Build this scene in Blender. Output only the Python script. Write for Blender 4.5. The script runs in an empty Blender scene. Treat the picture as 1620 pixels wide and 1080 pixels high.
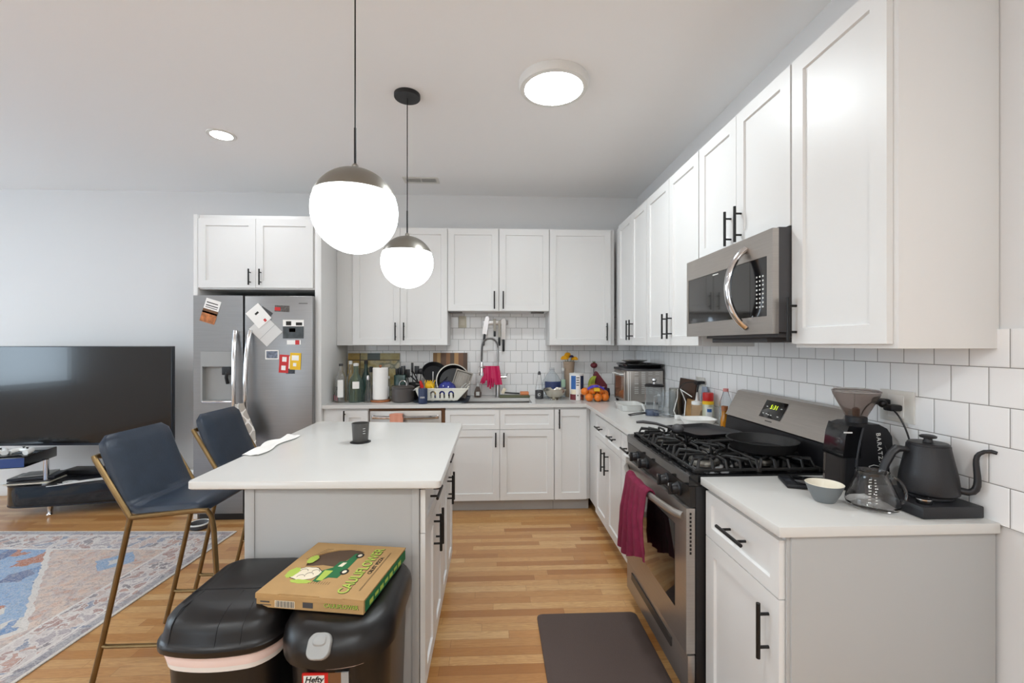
import bpy, bmesh, math, random
from mathutils import Vector, Matrix
from mathutils.geometry import tessellate_polygon
C = bpy.context.scene
PI = math.pi
# ---------------------------------------------------------------- camera
cd = bpy.data.cameras.new('camera'); cam = bpy.data.objects.new('camera', cd)
C.collection.objects.link(cam); C.camera = cam
cd.sensor_width = 36; cd.lens = 694.76*36/1620; cd.shift_y = 3.95/1620; cd.clip_start = .03
cam.location = (0, 0, 1.418); cam.rotation_euler = (PI/2, 0, -0.043)
# ---------------------------------------------------------------- daylight, exposure
w = bpy.data.worlds.new('world'); C.world = w; w.use_nodes = True
w.node_tree.nodes['Background'].inputs[0].default_value = (.7, .86, 1, 1)
w.node_tree.nodes['Background'].inputs[1].default_value = 1.9
C.view_settings.view_transform = 'Standard'; C.view_settings.look = 'None'
C.view_settings.exposure = 2.12; C.view_settings.gamma = 1; C.view_settings.use_curve_mapping = False
LAMP = 2.0        # radiance of the pendant globes
DISC = 17.0       # radiance of the flush ceiling light
SPOT = 130.0       # radiance of the downlights added out of view for brightness

# ---------------------------------------------------------------- helpers
def lin(c):
    if isinstance(c, str): c = [int(c[i:i+2], 16)/255 for i in (0, 2, 4)]
    return tuple((x/12.92 if x <= .04045 else ((x+.055)/1.055)**2.4) for x in c[:3]) + (1,)
def mat(name, col, rough=.5, metal=0, trans=0, emit=0, bump=0, bscale=200, coat=0, var=0, vscale=8, ior=1.45, alpha=1, aniso=None):
    m = bpy.data.materials.new(name); m.use_nodes = True; nt = m.node_tree; b = nt.nodes['Principled BSDF']
    b.inputs['Base Color'].default_value = lin(col); b.inputs['Roughness'].default_value = rough
    b.inputs['Metallic'].default_value = metal; b.inputs['Transmission Weight'].default_value = trans
    b.inputs['IOR'].default_value = ior; b.inputs['Coat Weight'].default_value = coat; b.inputs['Alpha'].default_value = alpha
    if emit: b.inputs['Emission Color'].default_value = lin(col); b.inputs['Emission Strength'].default_value = emit
    tc = nt.nodes.new('ShaderNodeTexCoord')
    if bump or var:
        n = nt.nodes.new('ShaderNodeTexNoise'); n.inputs['Scale'].default_value = bscale if bump else vscale
        n.inputs['Detail'].default_value = 3
        if aniso:
            mp = nt.nodes.new('ShaderNodeMapping'); mp.inputs['Scale'].default_value = aniso
            nt.links.new(tc.outputs['Object'], mp.inputs[0]); nt.links.new(mp.outputs[0], n.inputs[0])
        else: nt.links.new(tc.outputs['Object'], n.inputs[0])
        if bump:
            bp = nt.nodes.new('ShaderNodeBump'); bp.inputs['Strength'].default_value = bump; bp.inputs['Distance'].default_value = .002
            nt.links.new(n.outputs[0], bp.inputs['Height']); nt.links.new(bp.outputs[0], b.inputs['Normal'])
    if var:
        n2 = nt.nodes.new('ShaderNodeTexNoise'); n2.inputs['Scale'].default_value = vscale; n2.inputs['Detail'].default_value = 4
        if aniso: nt.links.new(mp.outputs[0], n2.inputs[0])
        else: nt.links.new(tc.outputs['Object'], n2.inputs[0])
        hs = nt.nodes.new('ShaderNodeHueSaturation'); hs.inputs['Color'].default_value = lin(col)
        mr = nt.nodes.new('ShaderNodeMapRange'); mr.inputs[1].default_value = .3; mr.inputs[2].default_value = .7
        mr.inputs[3].default_value = 1-var; mr.inputs[4].default_value = 1+var
        nt.links.new(n2.outputs[0], mr.inputs[0]); nt.links.new(mr.outputs[0], hs.inputs['Value'])
        nt.links.new(hs.outputs[0], b.inputs['Base Color'])
    return m
BASE = {}
class MB:
    """collects shapes, then build() links them as one mesh object"""
    def __init__(s): s.bm = bmesh.new(); s.mi = 0
    def _set(s, fs):
        for f in fs: f.material_index = s.mi
    def m(s, i): s.mi = i; return s
    def box(s, a, b, bev=0, seg=2, rot=None, at=None):
        a, b = [min(p, q) for p, q in zip(a, b)], [max(p, q) for p, q in zip(a, b)]
        r = bmesh.ops.create_cube(s.bm, size=1)
        vs = r['verts']
        for v in vs: v.co = Vector([(a[i]+b[i])/2+v.co[i]*(b[i]-a[i]) for i in range(3)])
        fs = {f for v in vs for f in v.link_faces}; s._set(fs)
        if bev:
            es = list({e for f in fs for e in f.edges})
            r2 = bmesh.ops.bevel(s.bm, geom=es, offset=bev, segments=seg, affect='EDGES', profile=.5)
            s._set(r2['faces']); vs = list({v for f in r2['faces'] for v in f.verts} | {v for v in vs if v.is_valid})
        if rot is not None:
            M = Matrix.Translation(at) @ rot @ Matrix.Translation(-Vector(at))
            for v in vs: v.co = M @ v.co
        return s
    def face(s, pts):
        f = s.bm.faces.new([s.bm.verts.new(p) for p in pts]); f.material_index = s.mi; return s
    def loft(s, loops, cap0=True, cap1=True, closed=True):
        L = [[s.bm.verts.new(p) for p in lp] for lp in loops]; n = len(L[0])
        for a, b in zip(L, L[1:]):
            for i in range(n if closed else n-1):
                j = (i+1) % n
                try: s.bm.faces.new((a[i], a[j], b[j], b[i])).material_index = s.mi
                except ValueError: pass
        if cap0: s.bm.faces.new(L[0][::-1]).material_index = s.mi
        if cap1: s.bm.faces.new(L[-1]).material_index = s.mi
        return s
    def lathe(s, prof, c=(0, 0, 0), n=32, axis='Z', caps=(True, True)):
        def pt(r, h, a):
            x, y = r*math.cos(a), r*math.sin(a)
            v = {'Z': (x, y, h), 'X': (h, x, y), 'Y': (x, h, y)}[axis]
            return [v[i]+c[i] for i in range(3)]
        return s.loft([[pt(max(r, .0002), h, 2*PI*k/n) for k in range(n)] for r, h in prof], *caps)
    def cyl(s, p0, p1, r0, r1=None, n=16): return s.tube([p0, p1], [r0, r0 if r1 is None else r1], n)
    def tube(s, path, r, n=10, flat=1.0, up=None):
        P = [Vector(p) for p in path]; R = r if isinstance(r, (list, tuple)) else [r]*len(P)
        loops = []; prev = None
        for i, p in enumerate(P):
            t = (P[min(i+1, len(P)-1)]-P[max(i-1, 0)]).normalized()
            if prev is None:
                u = Vector(up) if up else (Vector((0, 0, 1)) if abs(t.z) < .9 else Vector((1, 0, 0)))
            else: u = prev
            u = (u-t*u.dot(t)).normalized(); prev = u; v = t.cross(u)
            loops.append([p+(u*math.cos(2*PI*k/n)*flat+v*math.sin(2*PI*k/n))*R[i] for k in range(n)])
        return s.loft(loops)
    def prism(s, poly, z0, z1, P=None, holes=()):
        """extrude a 2D polygon (with holes) between z0 and z1; P maps (x, y, z) to space"""
        P = P or (lambda x, y, z: (x, y, z))
        rings = [list(poly)]+[list(h) for h in holes]
        flat = [p for r in rings for p in r]
        tris = tessellate_polygon([[Vector((x, y, 0)) for x, y in r] for r in rings])
        A = [s.bm.verts.new(P(x, y, z0)) for x, y in flat]; B = [s.bm.verts.new(P(x, y, z1)) for x, y in flat]
        for t in tris:
            try:
                s.bm.faces.new([A[i] for i in t]).material_index = s.mi; s.bm.faces.new([B[i] for i in t][::-1]).material_index = s.mi
            except ValueError: pass
        k = 0
        for r in rings:
            for i in range(len(r)):
                a, b = k+i, k+(i+1) % len(r)
                s.bm.faces.new((A[a], A[b], B[b], B[a])).material_index = s.mi
            k += len(r)
        return s
    def sphere(s, c, r, n=16, sc=(1, 1, 1)):
        q = bmesh.ops.create_uvsphere(s.bm, u_segments=n, v_segments=max(6, n*2//3), radius=r)
        for v in q['verts']: v.co = Vector([v.co[i]*sc[i]+c[i] for i in range(3)])
        s._set({f for v in q['verts'] for f in v.link_faces}); return s
    def xf(s, M):
        s.bm.transform(M); return s
    def build(s, name, mats, parent=None, world=True, sharp=35):
        bm = s.bm
        bmesh.ops.recalc_face_normals(bm, faces=bm.faces)
        for f in bm.faces: f.smooth = True
        for e in bm.edges:
            if len(e.link_faces) == 2 and e.calc_face_angle(0) > math.radians(sharp): e.smooth = False
        me = bpy.data.meshes.new(name); ob = bpy.data.objects.new(name, me)
        if parent is not None and world: bm.transform(BASE[parent.name].inverted())
        bm.to_mesh(me); bm.free()
        for q in (mats if isinstance(mats, (list, tuple)) else [mats]): me.materials.append(q)
        C.collection.objects.link(ob)
        if parent is not None: ob.parent = parent; BASE[ob.name] = BASE[parent.name]
        else: BASE[ob.name] = Matrix.Identity(4)
        return ob
def tag(o, label, cat, group=None):
    o['label'] = label; o['category'] = cat
    if group: o['group'] = group
    return o
def thing(name, label, cat, loc=(0, 0, 0), rz=0, group=None):
    o = bpy.data.objects.new(name, None); C.collection.objects.link(o); o.empty_display_size = .05
    o.location = loc; o.rotation_euler = (0, 0, rz); tag(o, label, cat, group)
    BASE[o.name] = Matrix.Translation(loc) @ Matrix.Rotation(rz, 4, 'Z'); return o
def struct(o): o['kind'] = 'structure'; return o
def solo(mb, name, mats, label, cat, group=None, origin=None):
    """a thing that is one mesh, its origin moved to its base"""
    o = mb.build(name, mats)
    if origin is None:
        vs = [v.co for v in o.data.vertices]
        origin = ((min(v.x for v in vs)+max(v.x for v in vs))/2, (min(v.y for v in vs)+max(v.y for v in vs))/2, min(v.z for v in vs))
    o.data.transform(Matrix.Translation(-Vector(origin))); o.location = origin
    BASE[o.name] = Matrix.Translation(origin)
    return tag(o, label, cat, group)
def dup(root, loc, rz=0, label=None, group=None):
    r = root.copy(); C.collection.objects.link(r); r.location = loc; r.rotation_euler = (0, 0, rz)
    if label: r['label'] = label
    if group: r['group'] = group
    def kids(a, b):
        for ch in list(a.children):
            c = ch.copy(); C.collection.objects.link(c); c.parent = b; kids(ch, c)
    kids(root, r); return r
def text(s, size, M, m, parent, name='lettering', ext=.0004, sx=1, bold=0, shear=0, sp=1):
    cu = bpy.data.curves.new('t', 'FONT'); cu.body = s; cu.size = size; cu.extrude = ext; cu.align_x = 'CENTER'; cu.align_y = 'CENTER'
    cu.offset = bold; cu.shear = shear; cu.space_character = sp; cu.resolution_u = 3
    t = bpy.data.objects.new('t', cu); C.collection.objects.link(t)
    dg = bpy.context.evaluated_depsgraph_get(); me = bpy.data.meshes.new_from_object(t.evaluated_get(dg))
    bpy.data.objects.remove(t); me.transform(Matrix.Diagonal((sx, 1, 1, 1)))
    if parent is not None: M = BASE[parent.name].inverted() @ M
    me.transform(M); me.name = name; me.materials.clear(); me.materials.append(m)
    o = bpy.data.objects.new(name, me); C.collection.objects.link(o)
    if parent is not None: o.parent = parent; BASE[o.name] = BASE[parent.name]
    return o
def frame(o, x, y):
    """matrix whose x and y axes are the given vectors"""
    x = Vector(x).normalized(); y = Vector(y).normalized(); z = x.cross(y)
    return Matrix(((x.x, y.x, z.x, o[0]), (x.y, y.y, z.y, o[1]), (x.z, y.z, z.z, o[2]), (0, 0, 0, 1)))
def rrect(w, d, r, n=5, cx=0, cy=0, bow=0):
    pts = []
    for sx, sy, a0 in ((1, 1, 0), (-1, 1, PI/2), (-1, -1, PI), (1, -1, 1.5*PI)):
        for k in range(n+1):
            a = a0+PI/2*k/n
            pts.append([cx+sx*(w/2-r)+r*math.cos(a), cy+sy*(d/2-r)+r*math.sin(a)])
    if bow:
        out = []
        for i, p in enumerate(pts):
            out.append(p)
            if i == 3*(n+1)-1:
                q = pts[3*(n+1)]
                for k in range(1, 8): out.append([p[0]+(q[0]-p[0])*k/8, p[1]])
        pts = out
        for p in pts:
            if p[1] < cy: p[1] -= bow*max(0, 1-((p[0]-cx)/(w/2))**2)*min(1, (cy-p[1])/(d/2))
    return pts
def RX(a): return Matrix.Rotation(a, 4, 'X')
def RY(a): return Matrix.Rotation(a, 4, 'Y')
def RZ(a): return Matrix.Rotation(a, 4, 'Z')
def bez(a, b, c, d, n=12):
    a, b, c, d = map(Vector, (a, b, c, d)); return [a*(1-t)**3+b*3*t*(1-t)**2+c*3*t*t*(1-t)+d*t**3 for t in [i/n for i in range(n+1)]]
random.seed(7)
# ---------------------------------------------------------------- node materials of the room
def nodes(name):
    m = bpy.data.materials.new(name); m.use_nodes = True; nt = m.node_tree; b = nt.nodes['Principled BSDF']
    def N(t, **k):
        n = nt.nodes.new('ShaderNode'+t)
        for q, v in k.items():
            if q.startswith('i'): n.inputs[int(q[1:])].default_value = v
            else: setattr(n, q, v)
        return n
    def Lk(a, b_): nt.links.new(a, b_)
    def M(op, a, b_=None, c=None):
        n = N('Math', operation=op)
        for i, v in enumerate((a, b_, c)):
            if v is None: continue
            if isinstance(v, (int, float)): n.inputs[i].default_value = v
            else: Lk(v, n.inputs[i])
        return n.outputs[0]
    def mix(f, a, b_, mode='MIX'):
        n = N('Mix', data_type='RGBA', blend_type=mode)
        for s_, v in ((n.inputs[0], f), (n.inputs[6], a), (n.inputs[7], b_)):
            if isinstance(v, (int, float)): s_.default_value = v
            elif isinstance(v, tuple): s_.default_value = v
            else: Lk(v, s_)
        return n.outputs[2]
    def ramp(f, stops, interp='LINEAR'):
        n = N('ValToRGB'); cr = n.color_ramp; cr.interpolation = interp
        while len(cr.elements) > 1: cr.elements.remove(cr.elements[-1])
        cr.elements[0].position = stops[0][0]; cr.elements[0].color = lin(stops[0][1])
        for p, c in stops[1:]: cr.elements.new(p).color = lin(c)
        Lk(f, n.inputs[0]); return n.outputs[0]
    return m, nt, b, N, Lk, M, mix, ramp
def floor_mat():
    m, nt, b, N, Lk, M, mix, ramp = nodes('oak_floor')
    tc = N('TexCoord'); sp = N('SeparateXYZ'); Lk(tc.outputs['Object'], sp.inputs[0]); X, Y = sp.outputs[0], sp.outputs[1]
    row = M('FLOOR', M('DIVIDE', Y, .0572)); fy = M('FRACT', M('DIVIDE', Y, .0572))
    wn = N('TexWhiteNoise', noise_dimensions='1D'); Lk(row, wn.inputs['W'])
    xs = M('DIVIDE', M('ADD', X, M('MULTIPLY', wn.outputs[0], 7.3)), .72)
    ix = M('FLOOR', xs); fx = M('FRACT', xs)
    cv = N('CombineXYZ'); Lk(row, cv.inputs[0]); Lk(ix, cv.inputs[1])
    w2 = N('TexWhiteNoise', noise_dimensions='3D'); Lk(cv.outputs[0], w2.inputs[0])
    base = ramp(w2.outputs[0], [(0, 'a8713c'), (.2, 'bd8850'), (.45, 'c99a62'), (.7, 'd6ab74'), (.88, 'c58f55'), (1, 'ddb884')])
    g = N('CombineXYZ'); Lk(M('MULTIPLY', X, 2.2), g.inputs[0]); Lk(M('MULTIPLY', Y, 26), g.inputs[1]); Lk(M('MULTIPLY', w2.outputs[0], 40), g.inputs[2])
    n1 = N('TexNoise'); n1.inputs['Scale'].default_value = 1.6; n1.inputs['Detail'].default_value = 5; n1.inputs['Distortion'].default_value = 1.2; Lk(g.outputs[0], n1.inputs[0])
    rings = M('FRACT', M('MULTIPLY', n1.outputs[0], 7))
    col = mix(M('MULTIPLY', M('SUBTRACT', 1, M('ABSOLUTE', M('SUBTRACT', M('MULTIPLY', rings, 2), 1))), .38), base, lin('9a6231'))
    g2 = N('CombineXYZ'); Lk(M('MULTIPLY', X, 9), g2.inputs[0]); Lk(M('MULTIPLY', Y, 260), g2.inputs[1])
    n2 = N('TexNoise'); n2.inputs['Scale'].default_value = 1.; n2.inputs['Detail'].default_value = 2; Lk(g2.outputs[0], n2.inputs[0])
    col = mix(M('MULTIPLY', M('GREATER_THAN', n2.outputs[0], .6), .16), col, lin('8a5428'))
    gap = M('MAXIMUM', M('LESS_THAN', M('MINIMUM', fy, M('SUBTRACT', 1, fy)), .012), M('LESS_THAN', fx, .002))
    col = mix(M('MULTIPLY', gap, .6), col, lin('5c3a1e'))
    Lk(col, b.inputs['Base Color']); b.inputs['Roughness'].default_value = .3; b.inputs['Coat Weight'].default_value = .25; b.inputs['Coat Roughness'].default_value = .22
    bp = N('Bump'); bp.inputs['Strength'].default_value = .12; bp.inputs['Distance'].default_value = .001
    Lk(n1.outputs[0], bp.inputs['Height']); Lk(bp.outputs[0], b.inputs['Normal']); return m
def tile_mat(axis):
    m, nt, b, N, Lk, M, mix, ramp = nodes('square_tile')
    tc = N('TexCoord'); sp = N('SeparateXYZ'); Lk(tc.outputs['Object'], sp.inputs[0])
    U = sp.outputs[axis]; V = M('SUBTRACT', sp.outputs[2], .909)
    row = M('FLOOR', M('DIVIDE', V, .1107)); fv = M('FRACT', M('DIVIDE', V, .1107))
    xs = M('ADD', M('DIVIDE', U, .1125 if axis == 0 else .1045), M('MULTIPLY', M('MODULO', row, 2), .5)); fu = M('FRACT', xs)
    d = M('MINIMUM', M('MINIMUM', fu, M('SUBTRACT', 1, fu)), M('MINIMUM', fv, M('SUBTRACT', 1, fv)))
    gr = M('LESS_THAN', d, .012)
    cv = N('CombineXYZ'); Lk(row, cv.inputs[0]); Lk(M('FLOOR', xs), cv.inputs[1])
    wn = N('TexWhiteNoise', noise_dimensions='3D'); Lk(cv.outputs[0], wn.inputs[0])
    col = mix(wn.outputs[0], lin('eeedec'), lin('f5f4f3'))
    Lk(mix(gr, col, lin('8b8884')), b.inputs['Base Color'])
    Lk(M('ADD', M('MULTIPLY', gr, .6), .16), b.inputs['Roughness'])
    bp = N('Bump'); bp.inputs['Distance'].default_value = .0015; bp.inputs['Strength'].default_value = .6
    mr = N('MapRange'); mr.inputs[2].default_value = .05; Lk(d, mr.inputs[0]); Lk(mr.outputs[0], bp.inputs['Height']); Lk(bp.outputs[0], b.inputs['Normal']); return m
def rug_mat():
    m, nt, b, N, Lk, M, mix, ramp = nodes('vintage_rug')
    tc = N('TexCoord'); sp = N('SeparateXYZ'); Lk(tc.outputs['Object'], sp.inputs[0]); X, Y = sp.outputs[0], sp.outputs[1]
    n0 = N('TexNoise'); n0.inputs['Scale'].default_value = 14; n0.inputs['Detail'].default_value = 4; Lk(tc.outputs['Object'], n0.inputs[0])
    wob = M('MULTIPLY', M('SUBTRACT', n0.outputs[0], .5), .05)
    e = M('MINIMUM', M('MULTIPLY', X, -1), M('MULTIPLY', Y, -1))
    ew = M('ADD', e, M('MULTIPLY', wob, .4))
    st = N('CombineXYZ'); Lk(M('MULTIPLY', X, 1), st.inputs[0]); Lk(M('MULTIPLY', Y, 1), st.inputs[1])
    nd = N('TexNoise'); nd.inputs['Scale'].default_value = 9; nd.inputs['Detail'].default_value = 5; Lk(tc.outputs['Object'], nd.inputs[0])
    vm = N('VectorMath', operation='MULTIPLY_ADD'); Lk(nd.outputs['Color'], vm.inputs[0]); vm.inputs[1].default_value = (.22, .22, 0); Lk(tc.outputs['Object'], vm.inputs[2])
    mpv = N('Mapping'); mpv.inputs['Scale'].default_value = (1, .7, 0); Lk(vm.outputs[0], mpv.inputs[0]); DV = mpv.outputs[0]
    v1 = N('TexVoronoi'); v1.inputs['Scale'].default_value = 22; Lk(DV, v1.inputs[0])
    v2 = N('TexVoronoi', feature='DISTANCE_TO_EDGE'); v2.inputs['Scale'].default_value = 22; Lk(DV, v2.inputs[0])
    v3 = N('TexVoronoi'); v3.inputs['Scale'].default_value = 9; Lk(DV, v3.inputs[0])
    s1 = N('SeparateColor'); Lk(v1.outputs['Color'], s1.inputs[0]); s3 = N('SeparateColor'); Lk(v3.outputs['Color'], s3.inputs[0])
    border = ramp(s1.outputs[0], [(0, 'b3a9ad'), (.2, 'd2c8c4'), (.38, 'b08f88'), (.55, 'cdb9b1'), (.72, '9097ab'), (.82, 'c29a8c'), (.92, '8d8488')], 'CONSTANT')
    border = mix(M('LESS_THAN', v2.outputs[0], .07), border, lin('dcd5d0'))
    field = ramp(n0.outputs[0], [(.3, 'd9b39e'), (.45, 'dcc6b6'), (.55, 'cbbcb6'), (.68, 'cfa48f')])
    field = mix(M('MULTIPLY', M('LESS_THAN', v2.outputs[0], .05), .35), field, lin('8d7d7c'))
    med = ramp(s3.outputs[0], [(0, '8fabc9'), (.25, '6f8fb8'), (.42, 'd3cfc8'), (.5, '86a5c8'), (.68, 'b57256'), (.78, '5f7096'), (.9, 'a3b9ce')], 'CONSTANT')
    mx = M('ADD', X, 1.9); my = M('ADD', Y, 1.15)
    dd = M('ADD', M('MULTIPLY', M('ABSOLUTE', mx), .737), M('MULTIPLY', M('ABSOLUTE', my), .657)); dd = M('ADD', dd, wob)
    col = mix(M('LESS_THAN', dd, 1.165), field, lin('ddd7d0'))
    col = mix(M('LESS_THAN', dd, 1.135), col, med)
    # corner motif
    cx = M('ABSOLUTE', M('ADD', X, .5)); cy = M('ABSOLUTE', M('ADD', Y, .46)); cdm = M('ADD', M('ADD', cx, M('MULTIPLY', cy, 1.0)), wob)
    col = mix(M('LESS_THAN', cdm, .13), col, lin('8aa6c6')); col = mix(M('LESS_THAN', cdm, .05), col, lin('d0cdca'))
    isb = M('LESS_THAN', ew, .29); col = mix(isb, col, border)
    col = mix(M('LESS_THAN', M('ABSOLUTE', M('SUBTRACT', ew, .29)), .008), col, lin('e2dcd6'))
    col = mix(M('LESS_THAN', M('ABSOLUTE', M('SUBTRACT', ew, .08)), .006), col, lin('e2dcd6'))
    col = mix(M('MULTIPLY', M('LESS_THAN', ew, .06), .6), col, lin('7f8492'))
    col = mix(M('LESS_THAN', e, .016), col, lin('ddd6cd'))
    n5 = N('TexNoise'); n5.inputs['Scale'].default_value = 70; n5.inputs['Detail'].default_value = 3; n5.inputs['Distortion'].default_value = 2; Lk(tc.outputs['Object'], n5.inputs[0])
    f5 = N('MapRange', i1=.42, i2=.6); Lk(n5.outputs[0], f5.inputs[0])
    col = mix(M('MULTIPLY', f5.outputs[0], .42), col, lin('dcd6d2'))
    n6 = N('TexNoise'); n6.inputs['Scale'].default_value = 38; n6.inputs['Detail'].default_value = 4; n6.inputs['Distortion'].default_value = 3; Lk(tc.outputs['Object'], n6.inputs[0])
    f6 = N('MapRange', i1=.55, i2=.68); Lk(n6.outputs[0], f6.inputs[0])
    col = mix(M('MULTIPLY', f6.outputs[0], .4), col, lin('6d6468'))
    Lk(col, b.inputs['Base Color']); b.inputs['Roughness'].default_value = .95
    bp = N('Bump'); bp.inputs['Distance'].default_value = .003; bp.inputs['Strength'].default_value = .5; Lk(n5.outputs[0], bp.inputs['Height']); Lk(bp.outputs[0], b.inputs['Normal']); return m
def stripe_mat(name, stops, axis, period, rough=.5, off=0):
    m, nt, b, N, Lk, M, mix, ramp = nodes(name)
    tc = N('TexCoord'); sp = N('SeparateXYZ'); Lk(tc.outputs['Object'], sp.inputs[0])
    n = N('TexNoise'); mp = N('Mapping'); mp.inputs['Scale'].default_value = [60 if i == axis else 5 for i in range(3)]
    Lk(tc.outputs['Object'], mp.inputs[0]); Lk(mp.outputs[0], n.inputs[0]); n.inputs['Scale'].default_value = 1
    f = M('FRACT', M('ADD', M('DIVIDE', sp.outputs[axis], period), off))
    col = ramp(f, stops, 'CONSTANT'); col = mix(M('MULTIPLY', n.outputs[0], .35), col, lin('6b4526') if 'wood' in name else col)
    Lk(col, b.inputs['Base Color']); b.inputs['Roughness'].default_value = rough; return m
def map_mat():
    m, nt, b, N, Lk, M, mix, ramp = nodes('painted_board')
    tc = N('TexCoord'); sp = N('SeparateXYZ'); Lk(tc.outputs['Object'], sp.inputs[0]); X, Z = sp.outputs[0], sp.outputs[2]
    n = N('TexNoise'); n.inputs['Scale'].default_value = 9; n.inputs['Detail'].default_value = 5; Lk(tc.outputs['Object'], n.inputs[0])
    col = ramp(n.outputs[0], [(.3, '7d6a3a'), (.42, 'a8975f'), (.5, 'b9ab84'), (.57, '6e7460'), (.66, 'c9bfa4')])
    z1 = M('LESS_THAN', M('ABSOLUTE', M('SUBTRACT', Z, .345)), .004); z2 = M('LESS_THAN', M('ABSOLUTE', M('SUBTRACT', X, -.13)), .004)
    top = M('GREATER_THAN', Z, .345); col = mix(M('MULTIPLY', top, .6), col, lin('9d8f5e'))
    lf = M('LESS_THAN', X, -.13); col = mix(M('MULTIPLY', lf, .6), col, lin('a8822a'))
    mid = M('MULTIPLY', top, M('LESS_THAN', M('ABSOLUTE', X), .06)); col = mix(mid, col, lin('4a5350'))
    br = M('MULTIPLY', M('LESS_THAN', Z, .27), M('LESS_THAN', M('ABSOLUTE', M('SUBTRACT', X, 0)), .15)); col = mix(M('MULTIPLY', br, .6), col, lin('3f3a22'))
    col = mix(M('MAXIMUM', z1, z2), col, lin('3a2a1a'))
    Lk(col, b.inputs['Base Color']); b.inputs['Roughness'].default_value = .5; return m
def towel_mat():
    m, nt, b, N, Lk, M, mix, ramp = nodes('lattice_cloth')
    tc = N('TexCoord'); mp = N('Mapping'); mp.inputs['Rotation'].default_value = (0, 0, 0); Lk(tc.outputs['Object'], mp.inputs[0])
    sp = N('SeparateXYZ'); Lk(mp.outputs[0], sp.inputs[0])
    a = M('SINE', M('MULTIPLY', sp.outputs[0], 70)); c = M('SINE', M('MULTIPLY', sp.outputs[2], 55))
    f = M('LESS_THAN', M('ABSOLUTE', M('ADD', a, c)), .35)
    Lk(mix(f, lin('aca59c'), lin('e0dcd6')), b.inputs['Base Color']); b.inputs['Roughness'].default_value = .95; return m
def grille_noise():  # dark tv screen
    return mat('tv_screen', '0b0b0d', .16, coat=.3)
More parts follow.
